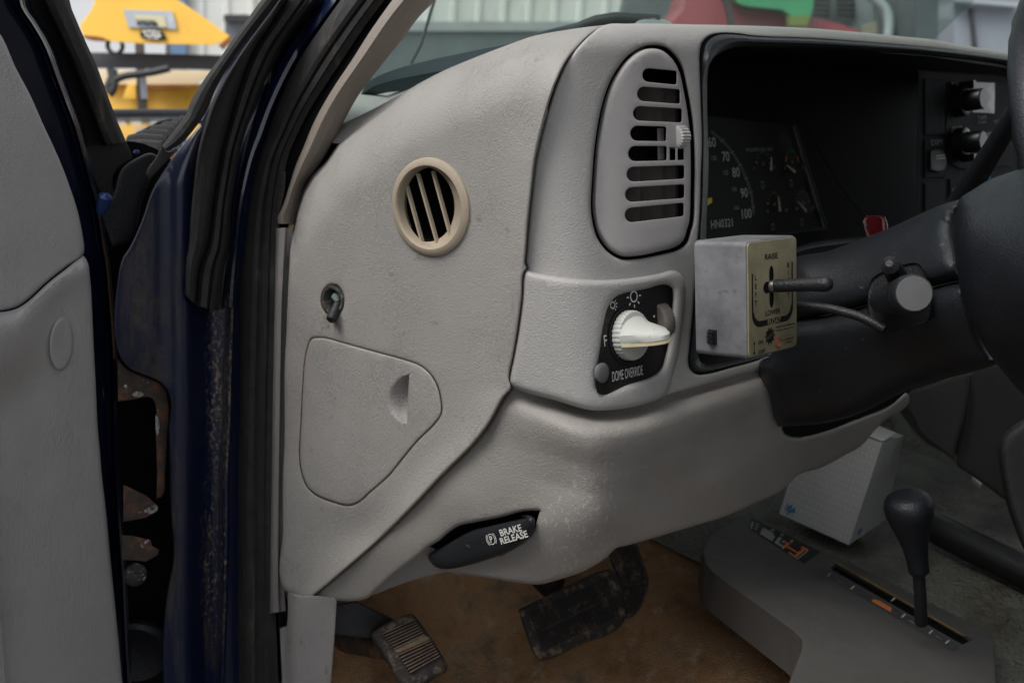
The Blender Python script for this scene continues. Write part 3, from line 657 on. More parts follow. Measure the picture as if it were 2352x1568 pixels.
# ================================================================== instrument cluster
inner = C1((1725, 310), (1500, 300), (1400, 320), (1340, 360), (1310, 420), (1300, 600), (1303, 800), (1310, 1000), (1300, 1300), (1290, 1568)) + C2((1275, 350), (1262, 600), (1250, 780), (1245, 835), (1275, 870), (1400, 862), (1550, 830), (1700, 790))
open2 = [(2450, 160)] + D1((1610, 360), (1400, 330), (1100, 296), (800, 270), (400, 240), (0, 222)) + opening + C2((1700, 815))
in2 = [(2450, 186)] + D1((1610, 402), (1400, 372), (1100, 340), (800, 322), (400, 308), (0, 303)) + inner
gd = off(dFS, .004)
ribbon('cluster_bezel', open2, in2, gd, m_gasket, T, [(0, -.016), (.12, -.003), (.3, .004), (.5, .003), (.8, -.006), (1, -.024)], 150, 14, .03, label='dark moulded rim around the instrument recess')
# recess: the rim swept forward to the back of the binnacle
R3 = np.array(spline(in2, 16, False)); V = []; F = []
for q in R3:
    p = at(q[0], q[1], off(dFS, .026)); up_k = np.interp(q[1], [200, 700], [-1, 0]); V += [p, p + Y * .08 + Z * .006 * up_k, p + Y * .21 + Z * .022 * up_k]
for i in range(len(R3) - 1):
    for j in range(2): F.append((i * 3 + j, i * 3 + j + 1, i * 3 + 4 + j, i * 3 + 3 + j))
mesh('cluster_recess', V, F, m_cav, T)
dback = dplane((0, -1, .25), (0, .775, 1.25))
panel('cluster_back', [(1480, 90), (2140, 110), (2140, 640), (1480, 640)], dback, m_cav, T, r=0, res=60)
gpl = dplane((0, -1, .25), (0, .745, 1.25))
cl = panel('gauge_face', [(1500, 250), (1825, 290), (1897, 524), (1880, 530), (1500, 575)], gpl, m_bk, T, r=0, res=40, thick=.006, smooth=False, label='black gauge face with white speed numbers and four small dials')
mb = MB(); a, b, c = [at(*q, off(gpl, -.004)) for q in ((1826, 285), (1898, 524), (1500, 578))]
for p, q in ((a, b), (b, c)): mb.tube([p, q], .0016, 6)
mb.build('gauge_lens_edge', m_gasket, cl)
def gt(body, c, h, m=m_ink2, rot=0, wd=None):
    p, r_, u_, n_ = fr(c, gpl); r2 = r_ * math.cos(rot) + u_ * math.sin(rot); u2 = u_ * math.cos(rot) - r_ * math.sin(rot)
    return text(body, m, cl, p, r2, u2, 'lettering', size=h, width=wd, off=.001, bold=.01)
for s, c in (('60', C1((1325, 893))), ('70', C1((1412, 983))), ('80', C1((1476, 1081))), ('90', C1((1527, 1210))), ('100', C1((1543, 1340)))): gt(s, c[0], .0125)
for s, c in (('100', C1((1338, 993))), ('120', C1((1412, 1083))), ('140', C1((1465, 1188))), ('160', C1((1480, 1303)))): gt(s, c[0], .006, m_inkd)
gt('HN0321', C1((1388, 1402))[0], .0105, m_ink2)
gt('UNLEADED FUEL ONLY', C1((1625, 938))[0], .0045, m_inkd)
mb = MB()
arc = spline(C1((1320, 820), (1420, 910), (1510, 1045), (1565, 1180), (1585, 1270), (1590, 1350)), 3.4, False)
for i in range(1, len(arc) - 1):
    t = arc[i + 1] - arc[i - 1]; t /= np.linalg.norm(t); n = np.array([t[1], -t[0]]); big = i % 10 == 0; L = 9 if big else 6; wd = 1.1 if big else .6
    q = [arc[i] + n * L / 2 + t * wd / 2, arc[i] + n * L / 2 - t * wd / 2, arc[i] - n * L / 2 - t * wd / 2, arc[i] - n * L / 2 + t * wd / 2]
    mb.add([at(*c, off(gpl, -.0012)) for c in q], [(0, 1, 2, 3)])
mb.build('speed_scale', m_ink2, cl, False)
def dial(cc, R_, tip, tail, name, t_lo, t_hi, oranges, word):
    c = D1(cc)[0]; p, r_, u_, n_ = fr(c, gpl); mb = MB(); mo = ([], [])
    for i in range(9):
        t = t_lo + (t_hi - t_lo) * i / 8; d = math.cos(t) * r_ + math.sin(t) * u_; q = math.cos(t) * u_ - math.sin(t) * r_; a, b = p + d * R_ * .84 + n_ * .001, p + d * R_ + n_ * .001; e = q * .0004 * (1.8 if i % 4 == 0 else 1)
        if i in oranges: mo[i > 4].append((a, b, e))
        else: mb.add([a - e, a + e, b + e, b - e], [(0, 1, 2, 3)])
    mb.build('dial_scale', m_inkd, cl, False)
    for g_ in mo:
        if g_:
            (a, b, e), (a2, b2, e2) = g_[0], g_[-1]; k_ = MB(); k_.add([a + 2 * e, b + 2 * e, b2 - 2 * e2, a2 - 2 * e2], [(0, 1, 2, 3)]); k_.build('dial_warning_scale', m_oran, cl, False)
    a, b = [at(*D1(q)[0], off(gpl, -.005)) for q in (tip, tail)]; d = (b - a) / np.linalg.norm(b - a); s_ = np.cross(d, n_); mb = MB()
    V = [a - s_ * .0004, a + s_ * .0004, b + s_ * .0022, b - s_ * .0022]; mb.add(V + [v - n_ * .001 for v in V], [(0, 1, 2, 3), (4, 5, 6, 7), (0, 1, 5, 4), (1, 2, 6, 5), (2, 3, 7, 6), (3, 0, 4, 7)])
    mb.build('dial_needle', m_need, cl, False)
    gt(word, D1((cc[0], cc[1] - 2))[0], .0042, m_inkd)
dial((80, 1030), .0175, (137, 985), (135, 1070), 'fuel', math.pi * .95, .1, (0,), '1/2')
dial((262, 1020), .0175, (232, 1035), (285, 1080), 'volt', math.pi * .95, .1, (0, 1, 7, 8), '14')
dial((150, 1285), .0175, (180, 1235), (192, 1325), 'oil', math.pi * .95, .1, (0,), '40')
dial((330, 1275), .0175, (305, 1265), (355, 1325), 'temp', math.pi * .95, .1, (8,), '210')
for s, c in (('F', (22, 1060)), ('E', (150, 1050)), ('8', (215, 1055)), ('18', (328, 1050)), ('0', (108, 1325)), ('80', (225, 1318)), ('100', (290, 1308)), ('260', (392, 1300))): gt(s, D1(c)[0], .0045, m_inkd)
for c in ((75, 1160), (255, 1150), (322, 1395), (140, 1425)):
    p, r_, u_, n_ = fr(D1(c)[0], gpl); q = p + n_ * .001; mb = MB()
    for dx, dy, wx, wy in ((-.003, 0, .0005, .004), (.003, 0, .0005, .004), (0, .004, .0035, .0005), (0, -.004, .0035, .0005)):
        c0 = q + r_ * dx + u_ * dy; mb.add([c0 - r_ * wx - u_ * wy, c0 + r_ * wx - u_ * wy, c0 + r_ * wx + u_ * wy, c0 - r_ * wx + u_ * wy], [(0, 1, 2, 3)])
    mb.build('warning_symbol', m_inkd, cl, False)
p = [at(*q, off(gpl, -.006)) for q in C1((1240, 1290), (1305, 1245), (1330, 1240), (1330, 1270), (1308, 1285), (1240, 1320))]; mb = MB(); mb.add(p + [v + np.array([0, .001, 0]) for v in p], [tuple(range(6)), tuple(range(6, 12))]); mb.build('speed_needle', m_yel, cl, False)
# lower lip of the recess
ribbon('cluster_lower_lip', D2((150, 215), (270, 150), (400, 110), (600, 84), (760, 70), (950, 60)), D2((150, 330), (270, 255), (400, 220), (600, 190), (760, 180), (950, 170)), off(dFS, .02), m_gasket, T, [(0, -.03), (.15, -.006), (.3, 0), (.7, -.01), (1, -.03)], 40, 10, .02)
# column gear indicator wire and red tell-tale
mb = MB(); mb.tube([at(*q, off(gpl, -.03)) for q in D1((250, 690), (380, 830), (460, 990), (560, 1160), (640, 1270), (720, 1350))], .0012, 6); mb.build('indicator_wire', m_black, T)
rl = thing('red_marker_light', 'small red plastic light standing on the steering column behind the gauges', 'indicator light', tuple(P(*D1((785, 1420))[0], 1.22)))
q = D1((707, 1382), (740, 1352), (838, 1352), (862, 1402), (830, 1450), (725, 1470)); 
panel('red_lens', D1((705, 1385), (728, 1352), (805, 1352), (832, 1376), (845, 1500), (735, 1500)), lambda uv: 1.215 + 0 * np.asarray(uv).reshape(-1, 2)[:, 0], m_red, rl, r=2, roll=.0015, res=8, thick=.022, smooth=False)
panel('red_lens_end', D1((803, 1354), (842, 1354), (862, 1400), (868, 1490), (842, 1490), (830, 1380)), lambda uv: 1.218 + 0 * np.asarray(uv).reshape(-1, 2)[:, 0], m_red, rl, r=2, roll=.0015, res=8, thick=.02, smooth=False)

# ================================================================== switch bank, radio and heater panel
dr = off(dF, .075)
m_fascia = mat('matt_fascia', (.020, .021, .022), .75, .15, .0003, 1000, 0, 0, .1, 30); m_rface = mat('matt_radio_black', (.007, .007, .008), .7, .15)
rb = panel('radio_bezel', D1((1055, 440), (1610, 480), (1900, 520), (1900, 1500), (1040, 1500)), off(dr, .006), m_fascia, T, r=6, res=30, thick=.03, label='dark grey fascia with radio and heater controls')
for nm, q in (('blank_switch', ((1096, 492), (1225, 502), (1222, 846), (1098, 850))), ('dimmer_panel', ((1096, 872), (1222, 868), (1220, 1114), (1096, 1120))), ('blank_switch', ((1096, 1146), (1222, 1140), (1222, 1420), (1096, 1430)))):
    panel(nm, D1(*q), dr, m_fascia, rb, r=3, roll=.002, res=14, thick=.008, smooth=False)
panel('rocker_button', D1((1130, 945), (1190, 935), (1225, 965), (1222, 1060), (1200, 1078), (1130, 1072)), off(dr, -.010), m_stack, rb, r=5, roll=.004, res=9, thick=.012)
mb = MB()
for y in (975, 992):
    mb.add([at(*c, off(dr, -.0105)) for c in D1((1170, y), (1224, y - 5), (1224, y + 3), (1170, y + 8))], [(0, 1, 2, 3)])
mb.build('rocker_marks', m_ink2, rb, False)
txt('DIM', D1, (1132, 896), (1200, 890), dr, m_inkd, rb, .007)
panel('radio_face', D1((1254, 512), (1640, 520), (1640, 1040), (1290, 1046), (1254, 1010)), off(dr, .0), m_rface, rb, r=2, res=25, thick=.01)
m_lcd = mat('glossy_display', (.015, .018, .02), .28, .4)
panel('radio_display', D1((1395, 516), (1538, 521), (1534, 712), (1395, 705)), off(dr, -.003), m_lcd, rb, r=0, res=20, thick=.003, smooth=False)
panel('heater_face', D1((1254, 1120), (1640, 1075), (1640, 1500), (1254, 1500)), off(dr, .0), m_fascia, rb, r=3, res=25, thick=.01)
m_gloss = mat('gloss_black_knob', (.006, .006, .007), .3, .4)
for (c, k) in (((1300, 640), 0), ((1300, 900), 1)):
    p, r_, u_, n_ = fr(D1(c)[0], dr); mb = MB(); mb.lathe(p, n_, [(.021, -.002), (.0205, .012), (.019, .013), (.0145, .0135), (.014, .034), (.0125, .036), (.0001, .036)], 40, u_)
    mb.cbox(p + n_ * .012 + u_ * (.021 if k == 0 else -.021) + r_ * .006, r_ * .004, u_ * .005, n_ * .010)
    mb.build('radio_knob', m_gloss, rb)
for (s, a, b, h) in (('VOL', (1255, 525), (1300, 527), .004), ('AM-FM', (1256, 805), (1320, 800), .005), ('TAPE', (1420, 742), (1475, 738), .005), ('SCAN', (1420, 770), (1470, 766), .004), ('SEEK', (1520, 765), (1580, 760), .004), ('BASS', (1255, 825), (1285, 823), .004), ('PROG', (1310, 1002), (1350, 998), .004), ('HI', (1262, 1195), (1285, 1185), .008), ('LO', (1300, 1165), (1325, 1155), .006)):
    txt(s, D1, a, b, off(dr, -.001), m_inkd, rb, h, lift=.002)
mb = MB()
for i in range(3): mb.add([at(*c, off(dr, -.004)) for c in D1((1440 + i * 42, 830), (1474 + i * 42, 826), (1474 + i * 42, 890), (1440 + i * 42, 894))], [(0, 1, 2, 3)])
mb.build('preset_buttons', m_stack, rb, False)
p, r_, u_, n_ = fr(D1((1488, 1122))[0], off(dr, -.004)); mb = MB(); mb.lathe(p, n_, [(.006, 0), (.005, .003), (.0001, .0035)], 16, u_); mb.build('heater_mark', m_blue, rb)
mb = MB(); p0, p1 = P(*D1((1300, 1300))[0], 1.02), P(*D1((1760, 560))[0], .88); mb.tube([p0, p0 + (p1 - p0) * .5, p1], [.012, .0095, .008], 14)
mb.build('gear_selector', m_col, T)

# ================================================================== steering column, stalk, wheel
def dcol(uv):
    uv = np.asarray(uv, float).reshape(-1, 2)
    return rbf([(1760, 850, 1.02), (1830, 640, 1.0), (1830, 960, 1.03), (1960, 560, .97), (1960, 760, .945), (1960, 960, .985), (2090, 500, .925), (2090, 700, .885), (2090, 880, .93), (2190, 470, .88), (2200, 650, .835), (2200, 800, .86), (2290, 830, .83), (2300, 600, .80)])(uv)
ush = D2((240, 262), (270, 215), (480, 165), (700, 88), (860, 25)) + D1((1050, 1350), (1200, 1285), (1330, 1248)) + D2((1300, 0), (1330, 180), (1360, 345), (1290, 352), (1160, 382), (940, 440), (740, 498), (660, 522), (480, 562), (200, 620))
openg = D2((742, 400), (760, 345), (800, 310), (900, 270), (1000, 240), (1050, 240), (1085, 275), (1105, 320), (1128, 380), (1128, 560), (1110, 600), (1060, 620), (960, 645), (880, 672), (830, 665), (780, 630), (745, 560))
def cut(L): return L
panel('column_shroud', ush, dcol, m_col, T, r=48, roll=.03, res=13, thick=.01, holes=[], label='scuffed charcoal upper steering column cover')
lsh = D2((200, 624), (480, 566), (660, 526), (740, 502), (940, 446), (1160, 388), (1290, 358), (1365, 352), (1420, 560), (1490, 760), (1560, 870), (1400, 920), (1260, 955), (1100, 1000), (960, 1050), (800, 1130), (640, 1200), (450, 1245), (230, 1262), (180, 1262), (150, 1200), (120, 1050), (60, 940), (60, 860), (130, 815))
panel('column_shroud', lsh, dcol, m_col, T, r=45, roll=.035, res=16, thick=.01, label='charcoal lower steering column cover')
pk = panel('stalk_recess', openg, off(dcol, -.006), m_black, T, r=6, roll=-.004, res=13, thick=.01)
dpk = off(dcol, -.03)
c0, c1 = P(*D2((1030, 430))[0], .80), P(*D2((855, 470))[0], .885); ax = (c0 - c1) / np.linalg.norm(c0 - c1)
fx = -(c0 - CAM) / np.linalg.norm(c0 - CAM); ax2 = ax * .72 + fx * .28; ax2 /= np.linalg.norm(ax2)
Rk = 125 / 2.7314 / FP * .80
st = MB(); st.lathe(c0, ax, [(.0001, .0005), (Rk * .9, 0), (Rk * .98, -.002), (Rk * 1.02, -.007), (Rk * 1.02, -.016), (Rk * .93, -.019), (Rk * .93, -.045), (Rk * .85, -.06), (Rk * .7, -.07), (Rk * .7, -.1)], 48)
sk_ = st.build('turn_signal_stalk', m_col, T, label='round end of the turn signal stalk pointing at the door')
st = MB(); st.lathe(c0, ax, [(.0001, .0012), (Rk * .86, .0008), (Rk * .9, -.0004)], 40); st.build('stalk_cap', mat('grey_stalk_cap', (.10, .10, .10), .5, .4, .0002, 1200), sk_)
st = MB()
for k in range(40):
    t = 2 * math.pi * k / 40; u_ = np.cross(ax, Z); u_ /= np.linalg.norm(u_); v_ = np.cross(ax, u_); d = math.cos(t) * u_ + math.sin(t) * v_
    st.cbox(c0 - ax * .024 + d * Rk * .935, ax * .004, np.cross(ax, d) * .0007, d * .0008)
st.build('stalk_knurl', m_black, sk_, False)
pA, pB = P(*D2((925, 330))[0], .86), P(*D2((880, 250))[0], .83)
st = MB(); st.tube([pA, pA + (pB - pA) * .6, pB, pB + (pB - pA) * .12], [.0085, .0078, .0075, .003], 14); st.build('tilt_lever', m_black, T)
# wheel
hub = D1((1300, 1300), (1310, 1255), (1400, 1190), (1500, 1130), (1640, 1078), (1800, 1030), (2000, 1050)) + D2((2000, 900), (1900, 1120), (1719, 1062), (1640, 985), (1560, 885), (1480, 780), (1400, 620), (1330, 450), (1290, 200), (1275, 60))
dh_ = lambda uv: rbf([(2200, 480, .80), (2210, 640, .785), (2260, 800, .78), (2350, 890, .77), (2350, 400, .78), (2352, 640, .70), (2440, 640, .66), (2440, 420, .70), (2290, 600, .735), (2440, 880, .70)])(uv)
wh = panel('steering_wheel', hub, dh_, m_hub, T, r=34, roll=.022, res=18, thick=.02, label='dark padded steering wheel hub seen from the side')
wcn = np.array([1.04, .28, 1.32]); wU = Y * math.sin(math.radians(25)) + Z * math.cos(math.radians(25)); V = []; F = []; na, nb = 90, 18
for i in range(na):
    t = 2 * math.pi * i / na; d = math.cos(t) * X + math.sin(t) * wU; ax_ = np.cross(X, wU)
    for k in range(nb):
        s = 2 * math.pi * k / nb; V.append(wcn + d * (.185 + .0135 * math.cos(s)) + ax_ * (.0135 * math.sin(s) * (1 + .06 * math.sin(t * 40))))
for i in range(na):
    for k in range(nb): F.append((i * nb + k, i * nb + (k + 1) % nb, ((i + 1) % na) * nb + (k + 1) % nb, ((i + 1) % na) * nb + k))
mesh('wheel_rim', V, F, m_hub, wh)
mb = MB(); mb.lathe(wcn - np.cross(X, wU) * .0, np.cross(X, wU), [(0, -.05), (.035, -.045), (.045, -.02), (.045, .02), (.03, .05), (0, .05)], 32); mb.build('wheel_boss', m_hub, wh)
for t in (0.1, -1.9):
    mb = MB(); mb.tube([wcn - np.cross(X, wU) * .02, wcn + (math.cos(t) * X + math.sin(t) * wU) * .18], [.02, .013], 12); mb.build('spoke', m_hub, wh)

# ================================================================== plow controller
ct = thing('plow_controller', 'silver plow control box with brass face plate and black joystick on the dash edge', 'control box', tuple(P(1700, 815, .93)))
tau = math.radians(9); cu = np.array([0, math.sin(tau), math.cos(tau)]); cr = X * math.cos(.02) - Y * math.sin(.02); cn = np.cross(cr, cu); 
o0 = P(1773, 680, .895)           # centre of the face
hw, hh, dp = .0385, .0495, .052
def cpt(x, y, z=0): return o0 + cr * x + cu * y + cn * z
def rbox(w_, h_, z0, z1, rad, nseg=5, bev=.0015):
    L = []
    for cx, cy, a0 in ((w_ - rad, h_ - rad, 0), (-w_ + rad, h_ - rad, 90), (-w_ + rad, -h_ + rad, 180), (w_ - rad, -h_ + rad, 270)):
        for k in range(nseg + 1):
            a = math.radians(a0 + 90 * k / nseg); L.append((cx + rad * math.cos(a), cy + rad * math.sin(a)))
    n = len(L); V = []; F = []
    for z, s in ((z0, 0), (z1 - bev, 0), (z1 - bev * .3, bev * .4), (z1, bev)):
        V += [cpt(x * (1 - s / w_), y * (1 - s / h_), z) for x, y in L]
    for i in range(3): F += [(i * n + k, i * n + (k + 1) % n, (i + 1) * n + (k + 1) % n, (i + 1) * n + k) for k in range(n)]
    F += [tuple(range(n - 1, -1, -1)), tuple(range(3 * n, 4 * n))]; return V, F
mb = MB(); mb.add(*rbox(hw, hh, -dp, 0, .005)); mb.build('housing', m_box, ct, auto=30)
mb = MB(); mb.add(*rbox(hw * .965, hh * .975, .0002, .0014, .004, bev=.0006)); fp = mb.build('face_plate', m_brass, ct, auto=30)
ink = lambda: m_bk
def ctext(s, x, y, h, wd=None, rot=0, nm='lettering', m=None):
    r2 = cr * math.cos(rot) + cu * math.sin(rot); u2 = cu * math.cos(rot) - cr * math.sin(rot)
    return text(s, m or m_bk, fp, cpt(x, y, .0014), r2, u2, nm, size=h, width=wd, off=.0003, bold=.022)
ctext('RAISE', -.003, .0345, .0050, .0195)
ctext('LOWER', -.001, -.0135, .0046, .0225); ctext('FLOAT', .001, -.0215, .0046, .020, m=m_brass)
for i, c_ in enumerate('LEFT'): ctext(c_, -.0265, .0185 - i * .0072, .0046)
for i, c_ in enumerate('RIGHT'): ctext(c_, .0235, .0245 - i * .0066, .0046)
ctext('ON', -.0205, -.0395 + .0025, .0036, .0075) ; ctext('OFF', -.0185, -.0455, .0036, .010)
ctext('FISHER ENGINEERING', .0185, -.0275, .0017, .031); ctext('Rockland, Maine Dealer', .0185, -.0305, .0017, .030)
ctext('U.S. PATENT NO.', .0215, -.0400, .0017, .021); ctext('4,999,935', .0235, -.0430, .0017, .012)
mb = MB()     # the U shaped frame round the lever, the burst and the on-off arrow
U = [(-.0325, .022), (-.0325, -.010)] + [(-.0325 + .012 * (1 - math.cos(t)), -.012 - .012 * math.sin(t)) for t in np.linspace(.15, math.pi / 2, 8)] + [(.0165, -.024)] + [(.0185 + .012 * math.sin(t), -.012 - .012 * math.cos(t)) for t in np.linspace(0, math.pi / 2 - .15, 8)] + [(.0305, -.010), (.0305, .027)]
V = []
for i, (x, y) in enumerate(U):
    bot = y < -.013; wI = .0021 if not bot else .0034
    cx, cy = -.001, .0; d = np.array([cx - x, (0 if not bot else .004 - y)]); d = d / (np.linalg.norm(d) + 1e-9)
    V += [cpt(x, y, .0016), cpt(x + d[0] * wI, y + d[1] * (wI if not bot else .0062), .0016)]
mb.add(V, [(2 * i, 2 * i + 1, 2 * i + 3, 2 * i + 2) for i in range(len(U) - 1)])
bx, by = -.006, -.0335; n = 40; ring = []
for k in range(n):
    t = 2 * math.pi * k / n; R_ = .0060 if k % 4 else .0085; ring.append(cpt(bx + R_ * math.cos(t), by + R_ * math.sin(t), .0017))
mb.add(ring, [tuple(range(n))])
mb.add([cpt(*q, .0017) for q in ((-.0300, -.0445), (-.0292, -.0445), (-.0292, -.0375), (-.0300, -.0375))], [(0, 1, 2, 3)])
mb.add([cpt(*q, .0017) for q in ((-.0312, -.0378), (-.0280, -.0378), (-.0296, -.0345))], [(0, 1, 2)]); mb.add([cpt(*q, .0017) for q in ((-.0312, -.0444), (-.0280, -.0444), (-.0296, -.0475))], [(0, 1, 2)])
mb.build('printed_marks', m_bk, fp, False)
ctext('Fisher', bx, by, .0036, .0095, .35, m=m_brass)
mb = MB(); n = 64; V = []
for k in range(n):
    t = 2 * math.pi * k / n; R_ = .0062 + .0118 * abs(math.cos(2 * t)) ** 1.7; V.append(cpt(-.003 + R_ * .68 * math.cos(t), .0085 + R_ * math.sin(t), .0016))
mb.add(V, [tuple(range(n))]); mb.build('lever_slot', m_void, fp, False)
mb = MB(); pb = cpt(-.003, .0085, -.004); jd = cn * .985 + cr * .10 + cu * .07; mb.lathe(pb, jd, [(.0045, 0), (.0055, .004), (.0045, .012), (.0001, .013)], 24, cu); mb.build('lever_pivot', m_chrome, ct)
mb = MB(); mb.tube([pb + jd * s for s in (.009, .012, .040, .047, .052, .0565, .059, .0602)], [.0052, .0056, .0056, .0062, .0066, .0060, .004, .0005], 20); mb.build('joystick', m_black, ct)
mb = MB(); cc = cpt(.0075, -.0415, .0015); mb.lathe(cc, cn, [(.0048, 0), (.0040, .0006), (.0036, -.002), (.0001, -.003)], 24, cu); mb.build('indicator_lamp', mat('dim_red_lens', (.25, .02, .015), .2, .5), ct)
mb = MB(); sc_ = cpt(-hw - .0003, -.033, -.034); mb.cbox(sc_, cr * .0008, cu * .0065, cn * .0042); mb.build('slide_switch_slot', m_bk, ct, False)
mb = MB()
for k in range(5): mb.cbox(sc_ - cr * .002 + cu * (.0045 - .0022 * k), cr * .003, cu * .0007, cn * .0028)
mb.cbox(sc_ - cr * .0014 , cr * .002, cu * .005, cn * .0026); mb.build('slide_switch', m_black, ct, False)
mb = MB(); mb.tube(spline([tuple(q) for q in D2((240, 498), (300, 503), (400, 512), (500, 525), (600, 548), (690, 575), (770, 612), (850, 655))], 8, False).tolist() and [P(u, v, .955 - .0006 * (u - 1810) * .4) for u, v in spline(D2((240, 498), (300, 503), (400, 512), (500, 525), (600, 548), (690, 575), (770, 612), (850, 655)), 8, False)], .0042, 14)
mb.build('control_cable', m_black, ct)

# ================================================================== knee bolster
btop = [(1168, 880), (1300, 905), (1400, 915), (1540, 880), (1700, 835), (1760, 828)]
bol = [(1174, 888), (1190, 872)] + C2((200, 1030), (350, 1080), (480, 1120), (580, 1135), (700, 1125), (850, 1100), (1060, 1040), (1250, 990), (1500, 920), (1600, 890)) + [(1763, 840), (1785, 878), (1798, 912), (1804, 938), (1802, 967), (1795, 984), (1801, 998), (1820, 1005), (1844, 1005), (1906, 989), (1979, 960), (2041, 934), (2080, 901), (2086, 906), (2087, 923), (2074, 940), (2034, 964), (2008, 989), (1979, 1022), (1942, 1044), (1887, 1073), (1832, 1091), (1799, 1124), (1722, 1161), (1666, 1185), (1574, 1213), (1483, 1240), (1440, 1252), (1416, 1258), (1392, 1280), (1343, 1310), (1291, 1328), (1240, 1341), (1209, 1340), (1148, 1331), (1052, 1316), (1031, 1312), (1005, 1296), (1040, 1285), (1130, 1262), (1220, 1225), (1232, 1200), (1240, 1172), (1206, 1173), (1152, 1187), (1091, 1199), (1052, 1208), (1031, 1222), (1006, 1243), (985, 1255), (964, 1274), (909, 1316), (863, 1356), (842, 1374), (757, 1377), (726, 1372), (722, 1366)] + [(x + 2, y + 1) for x, y in seam[18:][::-1]]
bo_ = rbf([(1176, 900, .004), (1100, 1010, .004), (950, 1160, .004), (800, 1300, .004), (722, 1366, .004), (1330, 935, .0), (1420, 940, .0), (1560, 905, .0), (1700, 860, .0), (1770, 900, .004),
          (1180, 1080, -.002), (1050, 1150, .0), (950, 1250, .006), (860, 1340, .014), (1280, 1120, -.008), (1250, 1200, -.008), (1420, 1130, -.004), (1380, 1200, -.008), (1570, 1060, .004), (1520, 1150, .022), (1450, 1170, .010), (1590, 1080, .014), (1500, 1220, .03),
          (1640, 1000, .004), (1660, 1100, .014), (1740, 1000, .004), (1740, 1100, .03), (1640, 1180, .05), (1840, 1020, .012), (1960, 975, .02), (2080, 910, .03), (1900, 1050, .04), (1990, 1000, .04),
          (1340, 1290, .012), (1250, 1320, .02), (1150, 1310, .02), (1060, 1300, .022), (1120, 1190, .002), (1230, 1160, -.004), (1440, 1240, .035), (1290, 1240, -.004)])
podl = np.array([(1100, 900), (1176, 890), (1222, 907), (1277, 922), (1324, 936), (1361, 944), (1405, 943), (1460, 936), (1515, 918), (1606, 889), (1698, 863), (1790, 838)], float)
hs_ = np.linspace(-40, 260, 301); hp_ = np.interp(hs_, [-40, 0, 10, 22, 36, 55, 85, 130, 190, 260], [.014, .014, .010, -.002, -.011, -.015, -.013, -.006, -.001, 0]); kk = np.ones(15) / 15
hp_ = np.convolve(np.pad(hp_, 7, 'edge'), kk, 'valid')
def bo(uv):
    uv = np.asarray(uv, float).reshape(-1, 2); h = uv[:, 1] - np.interp(uv[:, 0], podl[:, 0], podl[:, 1])
    am = np.interp(uv[:, 0], [1120, 1200, 1300, 1560, 1700, 1800], [0, .75, 1.6, 1.55, 1.0, .4])
    return bo_(uv) + am * np.interp(h, hs_, hp_)
dbase = dplane(nF, at(1500, 950, dFS))
dbol = lambda uv: smax(dF(uv), dS(uv), .05) + bo(uv)
panel('knee_bolster', bol, dbol, m_bolster, T, r=9, roll=.007, res=12, thick=.03, label='grained grey lower dash panel with white scuff marks')
panel('bolster_return', [(820, 1340), (900, 1290), (960, 1250), (1040, 1290), (1060, 1322), (1031, 1314), (985, 1322), (939, 1335), (894, 1351), (861, 1364), (840, 1368)], off(dbol, .03), m_bolster, T, r=5, res=14, thick=.02)
panel('column_gap', [(1740, 840), (1900, 860), (2110, 880), (2086, 902), (2045, 930), (1979, 958), (1906, 987), (1844, 1003), (1820, 1003), (1803, 996), (1797, 984), (1802, 960), (1797, 915), (1783, 880)], off(dbol, .012), m_void, T, r=0, res=40)  # near-black sheet, shade between bolster lip and shroud put into its colour
panel('handle_pocket', [(940, 1275), (1000, 1215), (1100, 1170), (1260, 1150), (1255, 1250), (1060, 1310), (980, 1310)], off(dbol, .045), m_void, T, r=0, res=30)
handle = B3((1345, 610), (1365, 585), (1420, 555), (1550, 480), (1680, 415), (1800, 385), (2076, 322)) + C3((150, 308), (220, 302), (256, 318), (264, 350), (252, 420), (205, 490), (110, 555), (0, 612)) + B3((1900, 600), (1700, 665), (1550, 700), (1470, 707), (1400, 690), (1360, 650))
dhan = lambda uv: dbol(uv) + np.interp(np.asarray(uv).reshape(-1, 2)[:, 0], [980, 1230], [-.004, -.022])
dhan2 = dplane(np.cross(at(1200, 1220, dhan) - at(1020, 1270, dhan), np.array([0, .12, 1.])), at(1120, 1245, dhan))
bh = panel('brake_release_handle', handle, dhan2, m_col, T, r=22, roll=.012, res=11, thick=.012, label='charcoal pull handle printed with white lettering')
for s, a, b, h in (('BRAKE', (1150, 1223), (1199, 1210), .0062), ('RELEASE', (1151, 1242), (1213, 1224), .0062)):
    pa, pb_ = at(*a, off(dhan2, -.0005)), at(*b, off(dhan2, -.0005)); e = pb_ - pa; p, r_, u_, n_ = fr(a, dhan2); text(s, m_ink, bh, (pa + pb_) / 2, e, np.cross(n_, e / np.linalg.norm(e)), size=h, width=np.linalg.norm(e), off=.001, bold=.02)
p, r_, u_, n_ = fr((1130, 1237), dhan2); e = at(1213, 1224, dhan2) - at(1151, 1242, dhan2); r_ = e / np.linalg.norm(e); u_ = np.cross(n_, r_); p = p + n_ * .001; mb = MB(); n = 28
for Ra, Rb, t0, t1 in ((.0052, .0045, 0, 2 * math.pi), (.0070, .0062, 2.3, 3.98), (.0070, .0062, -.84, .84)):
    ts = np.linspace(t0, t1, n); V = [p + R_ * (math.cos(t) * r_ + math.sin(t) * u_) for R_ in (Ra, Rb) for t in ts]; mb.add(V, [(k, k + 1, n + k + 1, n + k) for k in range(n - 1)])
mb.build('brake_symbol', m_ink, bh, False); text('P', m_ink, bh, p, r_, u_, size=.0060, off=0, bold=.02)

